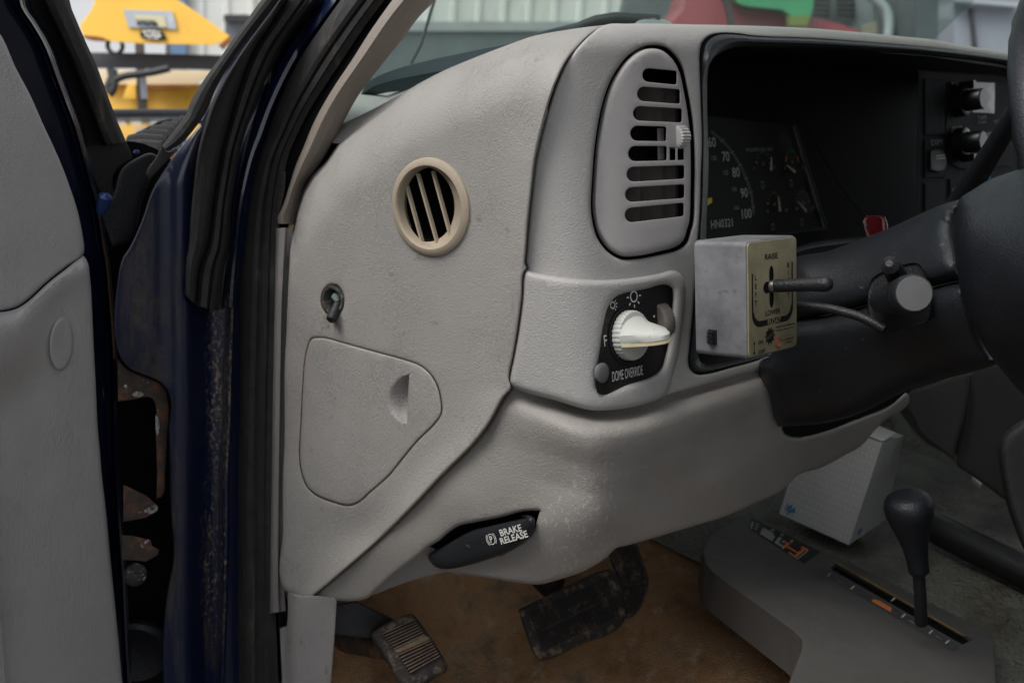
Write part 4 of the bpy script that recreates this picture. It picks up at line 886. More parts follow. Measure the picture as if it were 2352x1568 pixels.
# ================================================================== footwell
def floor_z(x, y):
    z = .65
    h = np.clip((x - .78) / .22, 0, 1); z = z + .105 * h * h * (3 - 2 * h)
    h = np.clip((2.0 - x) / .25, 0, 1); z = z - .105 * (1 - h * h * (3 - 2 * h)) * (x > 1.5)
    t = np.clip((y - .80) / .35, 0, 1.6); return z + .40 * t ** 1.6
def fgrid(name, xs, ys, m, lift=0):
    V = []; F = []
    for x in xs:
        for y in ys: V.append((x, y, floor_z(x, y) + lift + .004 * math.sin(9 * x + 4 * math.sin(7 * y)) * .6))
    n = len(ys)
    for i in range(len(xs) - 1):
        for j in range(n - 1): F.append((i * n + j, i * n + j + 1, (i + 1) * n + j + 1, (i + 1) * n + j))
    return mesh(name, V, F, m, T)
fgrid('carpet', np.linspace(.62, 1.12, 30), np.linspace(-.4, 1.25, 60), m_carpet)
fgrid('rubber_floor_mat', np.linspace(1.10, 2.15, 40), np.linspace(-.4, 1.25, 60), m_mat, .006)
mb = MB(); mb.box((.60, 1.27, .5), X * 1.5, Y * .02, Z * .60); mb.build('firewall', m_void, T, False)
kp_ = off(dplane((-.75, -.66, 0), P(700, 1450, 1.13)), 0)
panel('kick_panel', B3((285, 880), (380, 905), (480, 905), (657, 920), (652, 1000), (640, 1200), (625, 1400), (608, 1600), (225, 1630), (240, 1568), (262, 1300), (285, 1050)), lambda uv: kp_(uv) + .02 * np.clip((655 + 22 - np.asarray(uv).reshape(-1, 2)[:, 0]) / 22, 0, 1), m_trim2, T, r=4, res=14, thick=.03)
# parking brake pedal
def quadframe(q, dpts):
    return [P(u, v, d) for (u, v), d in zip(q, dpts)]
pbp = panel('parking_brake_pedal', B3((915, 1195), (935, 1175), (1000, 1130), (1080, 1088), (1180, 1050), (1225, 1048), (1275, 1095), (1350, 1200), (1440, 1340), (1480, 1415), (1487, 1470), (1440, 1510), (1350, 1560), (1200, 1630), (1130, 1580), (1060, 1450), (980, 1320), (920, 1225)), dplane((-.45, -.70, .55), P(935, 1490, 1.14)), m_pad, T, r=11, roll=.009, res=9, thick=.03, label='black rubber parking brake pedal worn with dusty ribs')
ppl = off(dplane((-.45, -.70, .55), P(935, 1490, 1.14)), -.0005)
def lerpq(q, s, t):
    a, b, c, d = [np.array(p) for p in q]; return (a * (1 - s) + b * s) * (1 - t) + (d * (1 - s) + c * s) * t
def tread(q, n, fn, parent, mG, mR, ra=.42, base=True):
    if base: panel('tread_pad', q, off(fn, -.0005), mG, parent, r=2, roll=.0015, res=14, thick=.004)
    mb = MB()
    for k in range(n + 1):
        t0, t1 = (k) / (n + ra), (k + ra) / (n + ra); V = []
        for dd in (0, -.0026):
            V += [at(*lerpq(q, s, t), off(fn, dd)) for s, t in ((.01, t0), (.99, t0), (.99, t1), (.01, t1))]
        mb.add(V, [(0, 1, 2, 3), (4, 5, 6, 7), (0, 1, 5, 4), (1, 2, 6, 5), (2, 3, 7, 6), (3, 0, 4, 7)])
    mb.build('tread_ribs', mR, parent, False)
tread(B3((1000, 1192), (1248, 1082), (1322, 1200), (1082, 1312)), 6, off(ppl, -.001), pbp, m_groove, m_rib, .3)
tread(B3((1115, 1352), (1370, 1240), (1437, 1360), (1203, 1492)), 6, off(ppl, -.001), pbp, m_groove, m_rib, .3)
panel('worn_patch', B3((1085, 1318), (1325, 1206), (1365, 1236), (1112, 1346)), off(ppl, -.0015), m_rib, pbp, r=1, roll=.0005, res=14, thick=.003)
q = B3((600, 980), (800, 945), (1085, 1085), (930, 1185), (920, 1240), (600, 1205)); panel('pedal_arm', q, dplane((-.5, -.8, .3), P(830, 1445, 1.2)), m_black, pbp, r=6, res=14, thick=.02, smooth=False)
mb = MB(); mb.tube([P(*c, d) for c, d in zip(B3((600, 1240), (760, 1265), (1000, 1310)), (1.26, 1.25, 1.2))], .012, 12); mb.build('pedal_stay', m_rust, pbp)
# brake and accelerator
bpl = dplane((-.30, -.72, .62), P(1330, 1400, 1.19)); bq = C3((140, 1020), (815, 715), (935, 1085), (300, 1395))
bp_ = panel('brake_pedal', C3((138, 1015), (170, 995), (250, 958), (500, 835), (790, 715), (830, 712), (875, 745), (905, 800), (935, 950), (950, 1060), (935, 1100), (870, 1175), (640, 1265), (350, 1392), (300, 1397), (270, 1370), (190, 1180)), bpl, m_pad, T, r=9, roll=.008, res=12, thick=.03, label='wide ribbed brake pedal worn and dusty')
tread(C3((215, 1030), (810, 765), (850, 900), (270, 1180)), 8, bpl, bp_, m_groove, m_pad, .5); tread(C3((275, 1195), (855, 915), (905, 1060), (325, 1330)), 8, bpl, bp_, m_groove, m_pad, .5)
mb = MB(); mb.tube([P(*c, d) for c, d in zip(C3((420, 860), (330, 780), (250, 600)), (1.24, 1.25, 1.25))], .016, 12); mb.build('pedal_arm', m_black, bp_)
apl = dplane((-.35, -.80, .45), P(1450, 1330, 1.25))
ap = panel('accelerator_pedal', C3((815, 500), (1020, 470), (1050, 560), (1080, 650), (1112, 740), (1122, 800), (1085, 950), (1010, 1060), (950, 1085), (930, 950), (890, 780), (830, 640)), apl, m_pad, T, r=6, roll=.005, res=10, thick=.02, label='narrow ribbed accelerator pedal')
tread(C3((900, 540), (1030, 540), (1110, 790), (960, 820)), 16, apl, ap, m_groove, m_pad, .5); tread(C3((925, 830), (1108, 810), (1050, 990), (960, 1050)), 11, apl, ap, m_groove, m_pad, .5)

# ================================================================== floor console and transfer lever
zc = dplane((.25, 0, 1), P(1900, 1400, 1.10))
cons = [(1612, 1262), (1622, 1238), (1650, 1212), (1700, 1186), (1722, 1180), (1800, 1217), (1990, 1310), (2170, 1400), (2268, 1452), (2284, 1476), (2288, 1540), (2290, 1640), (1790, 1640), (1815, 1560), (1842, 1490), (1843, 1470), (1820, 1448), (1700, 1362), (1640, 1318), (1620, 1296)]
cslot = D3((490, 715), (600, 628), (1700, 1240), (1575, 1335)); 
co = panel('floor_console', cons, zc, m_cons, T, r=7, roll=.006, res=16, smooth=False, thick=.045, back=(-.0, 0, -1), holes=[D3((600, 702), (648, 664), (1690, 1236), (1602, 1276))], hr=3, hroll=.002, hthick=.02, label='grey plastic floor console with shift slot and range labels')
zs = off(zc, -.0012)
panel('slot_floor', D3((560, 720), (640, 650), (1710, 1240), (1590, 1300)), off(zc, .022), m_void, co, r=0, res=40, thick=.004, smooth=False)
panel('range_strip', D3((528, 735), (592, 712), (1590, 1284), (1538, 1326)), off(zc, -.001), m_stack, co, r=0, res=40, thick=.0008, smooth=False)
panel('range_mark', D3((930, 930), (985, 946), (1072, 1000), (1062, 1030), (918, 950)), off(zc, -.0022), m_oran, co, r=0, res=30, thick=.0005, smooth=False)
panel('slot_edge', D3((640, 660), (680, 665), (1640, 1212), (1600, 1208)), off(zc, -.0016), mat('ochre_strip', (.22, .14, .05), .7, .2, 0, 0, 0, 0, .3, 60), co, r=0, res=30, thick=.0005, smooth=False)
mb = MB()
for c in ((598, 748), (775, 845), (1080, 935), (1158, 1058), (1300, 1135), (1365, 1180), (1490, 1255)):
    a, b = [at(*D3(q)[0], off(zc, -.0024)) for q in ((c[0] + 14, c[1] - 12), (c[0] - 14, c[1] + 12))]; d = (b - a); s_ = np.array([0, .0009, 0]); mb.add([a - s_, a + s_, b + s_, b - s_], [(0, 1, 2, 3)])
mb.build('range_ticks', m_ink2, co, False)
def ftxt(s, a, b, h, m=m_ink2):
    pa, pb_ = at(*D3(a)[0], off(zc, -.0022)), at(*D3(b)[0], off(zc, -.0022)); e = pb_ - pa; p, r_, u_, n_ = fr(D3(a)[0], zc); u2 = np.cross(n_, e / np.linalg.norm(e)); text(s, m, co, (pa + pb_) / 2, e, u2, size=h, width=np.linalg.norm(e), off=.0004)
for s, a, b in (('2H', (660, 795), (700, 812)), ('N', (1205, 1098), (1240, 1118)), ('4LO', (1405, 1215), (1440, 1232)), ('4HI', (970, 968), (1010, 990))): ftxt(s, a, b, .004)
lab = D3((-10, 400), (10, 318), (535, 575), (410, 668)); lb = panel('range_label', lab, off(zc, -.0010), m_bk, co, r=0, res=40, thick=.0008, smooth=False, label='black printed drive range label with orange and white marks')
def lq(s, t): return tuple(lerpq([lab[1], lab[2], lab[3], lab[0]], s, t))
def lpatch(name, rects, m):
    mb = MB()
    for s0, t0, s1, t1 in rects: mb.add([at(*lq(*c), off(zc, -.0022)) for c in ((s0, t0), (s1, t0), (s1, t1), (s0, t1))], [(0, 1, 2, 3)])
    mb.build(name, m, lb, False)
lpatch('printed_diagram', [(.02, .25, .05, .9), (.08, .2, .13, .3), (.08, .42, .13, .52), (.08, .65, .13, .75), (.19, .3, .36, .88), (.36, .45, .4, .88), (.44, .35, .49, .88), (.49, .72, .58, .88), (.52, .4, .55, .6), (.60, .12, .63, .35), (.86, .25, .88, .95), (.70, .92, .88, .97), (.3, .08, .34, .2), (.44, .08, .48, .2)], mat('label_grey', (.27, .28, .30), .6, .3))
lpatch('printed_axle', [(.58, .45, .61, .95), (.58, .62, .84, .70), (.80, .25, .84, .95), (.56, .42, .63, .52), (.77, .2, .86, .32), (.70, .88, .80, .95)], m_oran)
# transfer lever (a lathe knob on a rod)
kA, kB = P(*D3((1190, 200))[0], .98), P(*D3((1278, 735))[0], 1.0); kax = (kA - kB) / np.linalg.norm(kA - kB); Lk = np.linalg.norm(kA - kB); px = 1.0 / FP / 3.2862
prof = [(.0001, 0), (66, 0), (74, 8), (76, 40), (80, 110), (92, 200), (118, 300), (152, 400), (172, 470), (176, 520), (168, 560), (148, 588), (112, 606), (60, 614), (.0001, 616)]
mb = MB(); mb.lathe(kB, kax, [(r_ * px, h / 555 * Lk * 1.0) for r_, h in prof], 36); tl = mb.build('transfer_lever', m_hub, T, label='black teardrop knob on the transfer case lever')
mb = MB(); mb.tube([kB + kax * .01, P(*D3((1285, 900))[0], 1.01), P(*D3((1292, 1110))[0], 1.035)], [45 * px, 46 * px, 48 * px], 16); mb.build('lever_rod', m_black, tl)

# ================================================================== lower dash centre, far floor details
panel('centre_stack', D2((930, 1060), (1130, 1000), (1260, 950), (1380, 920), (1375, 1000), (1345, 1200), (1285, 1445), (1290, 1480), (1180, 1400), (1080, 1320), (1040, 1230)), lambda uv: 1.42 + 0 * np.asarray(uv).reshape(-1, 2)[:, 0], m_stack, T, r=10, res=18, thick=.04)
panel('glove_panel', D2((1388, 915), (1530, 860), (1800, 900), (1850, 1568)) + D3((2200, 200), (2068, 300), (1850, 130), (1640, -20), (1560, -80)) + D2((1300, 1440), (1352, 1200)), lambda uv: 1.45 + .0002 * (np.asarray(uv).reshape(-1, 2)[:, 0] - 2230), m_stack, T, r=12, res=18, thick=.04)
panel('seat_bolster', [(2296, 1010), (2318, 985), (2360, 960), (2460, 960), (2460, 1330), (2380, 1300), (2330, 1210), (2300, 1100)], lambda uv: 1.05 + 0 * np.asarray(uv).reshape(-1, 2)[:, 0], m_stack, T, r=20, roll=.02, res=18, thick=.05)
fz = lambda z: dplane((0, 0, 1), (0, 0, z))
mb = MB(); 
pts = [at(u, v, fz(.79)) for u, v in D3((1385, 390), (1600, 500), (1850, 620), (2150, 770))]; mb.tube(pts, .022, 14); mb.build('floor_rail', m_black, T)
# loose things in the cab
bx_l, bx_m, bx_r = [at(*q, fz(.79)) for q in ((1789.7, 1179), (1949.5, 1251), (2033, 1194))]
e1, e2 = bx_l - bx_m, bx_r - bx_m
dm = float(np.dot(bx_m - CAM, -ROT[:, 2])); up = P(2026.6, 1016.6, dm - .085 * dm / 1.5) - bx_m
bxo = thing('white_carton', 'white patterned tissue carton with blue corner marks standing on the floor hump', 'carton', tuple(bx_m))
upn = up / np.linalg.norm(up)
dr_ = float(np.dot(bx_r - CAM, -ROT[:, 2])); tm = bx_m + up; tr0 = P(2076, 1000, dr_ - .065); tl0 = tm + e1 * .97; tb0 = tr0 + e1 * .97
cv = [bx_m, bx_l, bx_l + e2, bx_r, tm, tl0, tb0, tr0]; V = []; F = []
def face(i, j, k, l, n=7, bulge=.003):
    b0 = len(V); a_, b_, c_, d_ = [np.array(cv[q]) for q in (i, j, k, l)]; nn = np.cross(b_ - a_, d_ - a_); nn /= np.linalg.norm(nn); cc = sum(cv) / 8
    nn = nn if nn.dot((a_ + c_) / 2 - cc) > 0 else -nn
    for y in range(n):
        for x in range(n):
            s, t = x / (n - 1), y / (n - 1); p = (a_ * (1 - s) + b_ * s) * (1 - t) + (d_ * (1 - s) + c_ * s) * t
            V.append(p + nn * bulge * (4 * s * (1 - s) * 4 * t * (1 - t) * .8 + .0))
    F.extend([(b0 + y * n + x, b0 + y * n + x + 1, b0 + (y + 1) * n + x + 1, b0 + (y + 1) * n + x) for y in range(n - 1) for x in range(n - 1)])
face(0, 1, 5, 4); face(0, 3, 7, 4, bulge=-.006); face(3, 2, 6, 7); face(1, 2, 6, 5); face(4, 5, 6, 7, bulge=-.004); face(0, 1, 2, 3, bulge=0)
cbx = mesh('box_body', V, F, m_card, bxo, True, auto=30)
fl = MB(); fl.add([tm + upn * .001, tm + e1 * .45 + upn * .001, tm + e1 * .40 + (tb0 - tl0) * .0 + (tr0 - tm) * .5 + upn * .012, tm + (tr0 - tm) * .55 + upn * .008], [(0, 1, 2, 3)])
fl.add([v + upn * .0015 for v in fl.V[:4]], [(0, 1, 2, 3)]); fl.build('top_flap', m_card, bxo, False)
mb = MB(); n1 = np.cross(e1, up); n1 /= np.linalg.norm(n1); n1 = n1 if n1.dot(CAM - bx_m) > 0 else -n1; n2 = np.cross(e2, up); n2 /= np.linalg.norm(n2); n2 = n2 if n2.dot(CAM - bx_m) > 0 else -n2
for i in range(1, 17):
    for j in range(1, 15):
        c = bx_m + e1 * (i / 17.) + up * (j / 15.) + n1 * (.0036); a, b = e1 / np.linalg.norm(e1) * .0013, upn * .0013; mb.add([c - a, c - b, c + a, c + b], [(0, 1, 2, 3)])
mb.build('printed_dots', mat('pale_dots', (.82, .82, .80), .7, .2), bxo, False)
mb = MB()
def mark(c, ea, eb, n_, s):
    ea, eb = ea / np.linalg.norm(ea), eb / np.linalg.norm(eb)
    for k in range(9):
        t = k * .7; p = c + n_ * .0012 + (ea * math.cos(t) + eb * math.sin(t)) * s * .55 * (.4 + .6 * ((k * 37) % 10) / 10); d = ea * math.cos(t * 1.7) + eb * math.sin(t * 1.7); q = np.cross(n_, d); mb.add([p - d * s * .4, p + q * s * .11, p + d * s * .4, p - q * s * .11], [(0, 1, 2, 3)])
mark(bx_m + e1 * .86 + up * .10 + n1 * .0015, e1, up, n1, .014); mb.build('blue_mark', m_blue, bxo, False)
mb = MB(); mark(bx_m + e2 * .22 + up * .09, e2, up, n2, .010); mb.build('blue_mark', m_blue, bxo, False)
sc0 = [at(*q, fz(.80)) for q in D3((1672, 40), (1690, 28), (1748, 82), (1735, 98))]; mb = MB(); mb.add(sc0 + [p + Z * .006 for p in sc0], [(0, 1, 2, 3), (4, 5, 6, 7), (0, 1, 5, 4), (1, 2, 6, 5), (2, 3, 7, 6), (3, 0, 4, 7)])
tag(mb.build('paper_scrap', m_card, None, False), 'tiny white paper scrap lying on the dark far floor', 'paper scrap')

# ================================================================== driver door
dd = np.array([-.87, -.5, 0]); dn = np.array([.5, -.87, 0.])
dpl_ = dplane(dn, (.475, 1.03, 1.0)); 
ddoor = lambda uv: dpl_(uv)
outer = [(48, -40), (60, 20), (79, 48), (113, 106), (139, 176), (161, 234), (183, 293), (201, 359), (216, 414), (229, 458), (238, 513), (244, 553), (253, 608), (260, 682), (266, 755), (270, 828), (271, 883), (272, 993), (276, 1091), (284, 1220), (292, 1340), (297, 1456), (306, 1620)]
trimU = A1((-60, 150), (0, 215), (100, 430), (190, 600), (270, 780), (340, 930), (400, 1070), (440, 1180), (480, 1300), (510, 1430), (528, 1568))
trimL = [(209, 663), (212, 722), (216, 810), (220, 883), (224, 975), (229, 1029), (234, 1091), (243, 1167), (253, 1274), (262, 1365), (271, 1456), (281, 1568), (288, 1640)]
def dfr(uv):
    uv = np.asarray(uv, float).reshape(-1, 2); xo = np.interp(uv[:, 1], [p[1] for p in outer], [p[0] for p in outer]); s = xo - uv[:, 0]
    return dpl_(uv) + .020 + 0 * s
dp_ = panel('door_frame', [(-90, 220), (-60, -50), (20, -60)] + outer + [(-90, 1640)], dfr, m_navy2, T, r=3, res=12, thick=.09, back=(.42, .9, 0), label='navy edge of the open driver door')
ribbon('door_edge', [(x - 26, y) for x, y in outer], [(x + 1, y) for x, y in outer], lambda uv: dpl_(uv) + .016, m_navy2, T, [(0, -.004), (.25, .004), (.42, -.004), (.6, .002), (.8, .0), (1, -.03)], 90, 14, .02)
up_ = panel('door_upper_trim', trimU + [(192, 582), (150, 614), (105, 650), (64, 688), (40, 704), (18, 711), (-30, 716), (-140, 716), (-140, 345), (-95, 200), (-50, 90)], lambda uv: dpl_(uv) - .006, m_door, T, r=8, roll=.006, res=16, thick=.022, label='grained grey upper door trim')
def dlow(uv):
    uv = np.asarray(uv, float).reshape(-1, 2); u, v = uv[:, 0], uv[:, 1]
    seam_y = np.interp(u, [0, 26, 62, 128, 187], [716, 712, 683, 622, 588]); h = v - seam_y
    d = dpl_(uv) - .012 - .030 * np.exp(-((h - 95) / 85) ** 2) * np.clip((150 - u) / 150, 0, 1) - .008 * np.exp(-((h - 30) / 40) ** 2)
    return d + .012 * np.clip(1 - h / 26, 0, 1) ** 2
plug_c = A2((385, 745))[0]
lo_ = panel('door_lower_trim', [(-140, 719), (-30, 719), (20, 714), (42, 707), (66, 691), (107, 653), (152, 617), (178, 596), (190, 586), (196, 592), (203, 608), (206, 632)] + trimL + [(-140, 1640)], dlow, m_door, T, r=9, roll=.007, res=15, thick=.024, label='grained grey lower door trim with an oval plug')
panel('trim_plug', E2(plug_c[0], plug_c[1], 28, 61, 36, .06), off(dlow, -.008), m_door, lo_, r=7, roll=.005, res=12, thick=.01)
# the rest of the door leaf out to its free edge, with its window opening
def dpt_(s, z, o=0): return np.array([.475, 1.03, 0]) + dd / np.linalg.norm(dd) * s - dn / np.linalg.norm(dn) * o + Z * z
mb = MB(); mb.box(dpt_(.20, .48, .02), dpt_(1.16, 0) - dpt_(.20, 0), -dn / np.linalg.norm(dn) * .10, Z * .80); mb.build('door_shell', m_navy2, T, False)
for z0_, z1_, o_ in ((.52, 1.135, -.010), (1.140, 1.285, -.004)):
    mb = MB(); rb_ = [dpt_(s, z, o_ - .012 * (1 - ((2 * (z - z0_) / (z1_ - z0_) - 1) ** 8))) for s in np.linspace(.235, 1.13, 12) for z in np.linspace(z0_, z1_, 14)]
    mb.add(rb_, [(i * 14 + j, i * 14 + j + 1, (i + 1) * 14 + j + 1, (i + 1) * 14 + j) for i in range(11) for j in range(13)]); mb.build('door_rear_trim', m_door, T)
mb = MB(); mb.tube([dpt_(1.13, 1.26, .07), dpt_(1.13, 1.72, .07), dpt_(1.05, 1.80, .07), dpt_(.62, 1.80, .07), dpt_(.40, 1.62, .07)], .022, 10); mb.build('door_window_frame', m_rubber, T)
# window channel of the door
wr = [(150, -40), (157, 0), (176, 48), (198, 99), (220, 146), (242, 205), (264, 264), (284, 318), (287, 326)]
wl = [(80, -40), (100, 0), (118, 42), (146, 105), (172, 165), (196, 225), (216, 280), (234, 325), (240, 335)]
dw = off(dpl_, .05)
ribbon('window_channel', wl, wr, dw, m_rubber, T, [(0, -.03), (.15, -.004), (.4, .004), (.8, .004), (1, -.012)], 50, 10, .02)
panel('window_frame', [(30, -40), (55, 10), (110, 95), (140, 170), (185, 290), (220, 410), (245, 520), (262, 470), (262, 400), (285, 378), (306, 364), (290, 326), (242, 215), (176, 60), (150, -40)], off(dpl_, .075), m_black, T, r=4, res=16, thick=.03)
mb = MB(); mb.lathe(P(308, 352, 1.16), Z * .8 - Y * .5, [(r_ * .75, h * .75) for r_, h in [(.006, -.008), (.008, 0), (.008, .006), (.005, .009), (.0001, .010)]], 16); mb.build('mirror_screw', mat('blue_chip_paint', (.012, .03, .12), .3, .5, coat=.5), T)
mb = MB(); mb.lathe(P(238, 465, 1.02), Z * .8 - Y * .5, [(.005, -.012), (.007, 0), (.006, .008), (.0001, .012)], 14); mb.build('door_bolt', mat('blue_bolt', (.012, .03, .11), .3, .5), T)

# ================================================================== cowl, hood, wiper, windshield, roof
m_hood = mat('glossy_navy_hood', (.006, .010, .030), .06, .5, coat=1)
hV = []; hF = []; xs = np.linspace(.55, 2.15, 30); ys = np.linspace(1.42, 2.45, 30)
for x in xs:
    for y in ys:
        e = np.clip((.72 - x) / .17, 0, 1); z = 1.235 - .03 * ((x - 1.35) / .8) ** 2 - .035 * np.clip((y - 1.4) / 1.05, 0, 1) ** 2 - .10 * e ** 2
        hV.append((x, y, z))
for i in range(29):
    for j in range(29): hF.append((i * 30 + j, i * 30 + j + 1, (i + 1) * 30 + j + 1, (i + 1) * 30 + j))
mesh('hood', hV, hF, m_hood, T, label='glossy dark blue hood mirroring the yellow plow')
mb = MB(); mb.tube([(x, 2.46, 1.20 - .03 * ((x - 1.35) / .8) ** 2 + .002) for x in np.linspace(.55, 2.15, 20)], .012, 10); mb.build('hood_edge', m_gasket, T)
panel('cowl_plate', A1((780, 900), (860, 960), (1000, 962), (1060, 900), (1180, 760), (1140, 735), (1000, 760), (880, 820), (800, 860)), lambda uv: 1.50 + .004 * (np.asarray(uv).reshape(-1, 2)[:, 0] - 300), m_void, T, r=0, res=30, thick=.01, smooth=False)
fins = [(803, 1012, 880, 965), (790, 1024, 843, 930), (868, 1050, 812, 895), (935, 1085, 784, 860), (1003, 1110, 763, 835), (1070, 1135, 742, 810), (1110, 1160, 725, 790)]
for i, (xl, xr, yt, yb) in enumerate(fins):
    dI = 1.34 + .10 * i
    o = panel('cowl_fin', A1((xl, yb), (xl + 2, yt + 25), (xl + 10, yt + 8), (xl + 28, yt), (xr, yt + 2), (xr, yb)), lambda uv, dI=dI: dI + 0 * np.asarray(uv).reshape(-1, 2)[:, 0], m_black, T, r=1.5, roll=.001, res=12, thick=.012)
mb = MB(); V = []
wt = B1((690, 602), (740, 512), (760, 500), (900, 440), (1100, 385), (1400, 320), (1725, 250)); wb = B1((690, 606), (760, 600), (870, 580), (990, 568), (1200, 545), (1400, 520), (1725, 480))
fr_d = lambda uv: 1.28 + 0 * np.asarray(uv).reshape(-1, 2)[:, 0]
ribbon('windshield_frit', wt + C1((300, 190), (500, 165)), wb + C1((300, 330), (500, 320)), fr_d, mat('teal_black_frit', (.035, .055, .06), .4, .5, 0, 0, 0, 0, .1, 20), T, [(0, 0), (.45, .0), (.5, -.004), (1, -.01)], 40, 8, .01)
# wiper lying on the cowl
m_wip = mat('wiper_black', (.03, .035, .035), .5, .4)
mb = MB(); mb.tube([P(u, v, 1.42) for u, v in C1((120, 275), (260, 228), (480, 178), (600, 140), (720, 124), (860, 132), (1000, 140))], [.005, .006, .007, .009, .010, .010, .010], 10); wp = mb.build('wiper_arm', m_wip, T)
panel('wiper_cover', C1((840, 190), (850, 145), (915, 116), (1000, 118), (1050, 132), (1078, 150), (1080, 200)), lambda uv: 1.41 + 0 * np.asarray(uv).reshape(-1, 2)[:, 0], mat('pale_cowl_cap', (.32, .36, .36), .4, .5), T, r=4, res=10, thick=.03)
mb = MB(); mb.tube([P(u, v, 1.75) for u, v in B1((1010, 400), (1075, 275), (1130, 90), (1170, -40))], .0028, 8); mb.build('antenna', m_wip, T)
# windshield glass
m = bpy.data.materials.new('tinted_windshield'); m.use_nodes = True; t = m.node_tree; t.nodes.clear()
out = t.nodes.new('ShaderNodeOutputMaterial'); tr = t.nodes.new('ShaderNodeBsdfTransparent'); tr.inputs[0].default_value = (.66, .76, .72, 1)
gl = t.nodes.new('ShaderNodeBsdfGlossy'); gl.inputs['Roughness'].default_value = .02; df_ = t.nodes.new('ShaderNodeBsdfDiffuse'); df_.inputs[0].default_value = (.5, .55, .54, 1)
lw = t.nodes.new('ShaderNodeValue'); lw.outputs[0].default_value = .05
mx = t.nodes.new('ShaderNodeMixShader'); mx.inputs[0].default_value = .10; t.links.new(tr.outputs[0], mx.inputs[1]); t.links.new(df_.outputs[0], mx.inputs[2])
mx2 = t.nodes.new('ShaderNodeMixShader'); t.links.new(lw.outputs[0], mx2.inputs[0]); t.links.new(mx.outputs[0], mx2.inputs[1]); t.links.new(gl.outputs[0], mx2.inputs[2]); t.links.new(mx2.outputs[0], out.inputs[0])
wb0, wb1 = np.array([.60, 1.17, 1.25]), np.array([2.12, 1.17, 1.25]); wt0, wt1 = np.array([.74, .55, 1.86]), np.array([1.98, .55, 1.86])
mb = MB(); n = 12; V = []; F = []
for i in range(n + 1):
    for j in range(n + 1):
        s, q = i / n, j / n; p = (wb0 * (1 - s) + wb1 * s) * (1 - q) + (wt0 * (1 - s) + wt1 * s) * q; V.append(p + np.array([0, .10 * (1 - (2 * s - 1) ** 2), 0]))
for i in range(n):
    for j in range(n): F.append((i * (n + 1) + j, i * (n + 1) + j + 1, (i + 1) * (n + 1) + j + 1, (i + 1) * (n + 1) + j))
mb.add(V, F); mb.build('windshield', m, T)
m_head = mat('grey_headliner', (.12, .115, .11), .9, .1)
mb = MB(); mb.box((.66, -.58, 1.86), X * 1.36, Y * 1.15, Z * .03); mb.build('roof', m_head, T, False)
mb = MB(); mb.box((.6, -.60, .7), X * 1.52, Y * .03, Z * 1.17); mb.build('cab_back', m_head, T, False)
mb = MB(); mb.box((2.12, -.55, .6), X * .04, Y * 1.7, Z * .58); mb.box((2.06, -.55, 1.62), X * .04, Y * 1.2, Z * .25); mb.build('passenger_door', m_stack, T, False)
mb = MB(); mb.box((.70, -.55, .70), X * 1.36, Y * .74, Z * .27); mb.box((.70, -.55, .99), X * 1.36, Y * .16, Z * .58); mb.build('seat', m_stack, T, False)
mb = MB(); mb.box((.57, -.58, .6), X * .05, Y * .22, Z * 1.29); mb.build('rear_pillar', m_navy, T, False)

# ================================================================== the yard outside
m_asph = mat('wet_asphalt', (.055, .055, .056), .7, .3, 0, 0, 0, 0, .3, 3)
mb = MB(); mb.add([(-150, -150, 0), (150, -150, 0), (150, 150, 0), (-150, 150, 0)], [(0, 1, 2, 3)]); g = mb.build('ground', m_asph, None, False); g['kind'] = 'structure'
mb = MB(); mb.lathe((0, 0, -2), Z, [(180, 0), (180, 1), (180, 1)], 8)
fx_ = -ROT[:, 2]; hd = np.array([fx_[0], fx_[1], 0]); hd /= np.linalg.norm(hd); hr_ = np.array([hd[1], -hd[0], 0.])
# metal clad building, parallel to nothing in particular, 13 m off
bd = thing('metal_building', 'pale ribbed metal building behind the truck and the yellow plow', 'building', tuple(hd * 13 - hr_ * 1))
fc = dplane(hd, hd * 13.); 
def wallp(x, z, o=0): return hd * (13. - o) + hr_ * x + Z * z
m_siding = mat('cream_ribbed_siding', (.78, .78, .72), .6, .3, 0, 0, 0, 0, .05, 1.2, [((.50, .44, .34), 1.1, .56, .76, (1, 1, .25), 5)])
V = []; F = []; x = -7.2; zs_ = (0.9, 7)
while x < 12:
    for dx, o in ((0, 0), (.20, 0), (.22, .03), (.27, .03), (.29, 0)): V += [wallp(x + dx, .0, o), wallp(x + dx, 7, o)]
    x += .30
for i in range(len(V) // 2 - 1): F.append((2 * i, 2 * i + 1, 2 * i + 3, 2 * i + 2))
mesh('wall', V, F, m_siding, bd, False)
def rect(name, u0, v0, u1, v1, o, m, parent=bd, th=.04):
    q = [at(u, v, dplane(hd, hd * (13. - o))) for u, v in ((u0, v0), (u1, v0), (u1, v1), (u0, v1))]; mb = MB(); V = q + [p + hd * th for p in q]; mb.add(V, [(0, 1, 2, 3), (4, 5, 6, 7), (0, 1, 5, 4), (1, 2, 6, 5), (2, 3, 7, 6), (3, 0, 4, 7)]); return mb.build(name, m, parent, False)
m_white_d = mat('white_roller_door', (.80, .80, .80), .5, .3, 0, 0, 0, 0, .02, 2)
rect('roller_door', 60, -300, 380, 260, .12, m_white_d)
rect('blue_door', 391, -250, 427, 130, .10, mat('blue_steel_door', (.18, .27, .42), .5, .3, 0, 0, 0, 0, .05, 3))
w_ = rect('window', 516, 40, 562, 95, .10, mat('grey_window', (.16, .18, .20), .2, .5)); rect('window_hood', 514, 34, 566, 50, .22, mat('dark_window_hood', (.06, .06, .06), .6, .3), bd, .2)
rect('base_course', 700, 50, 1500, 72, .14, mat('pale_concrete', (.42, .44, .43), .8, .2, 0, 0, 0, 0, .1, 3)); rect('base_wall', 700, 71, 1800, 400, .10, mat('grey_concrete', (.16, .19, .19), .8, .2, 0, 0, 0, 0, .15, 2))

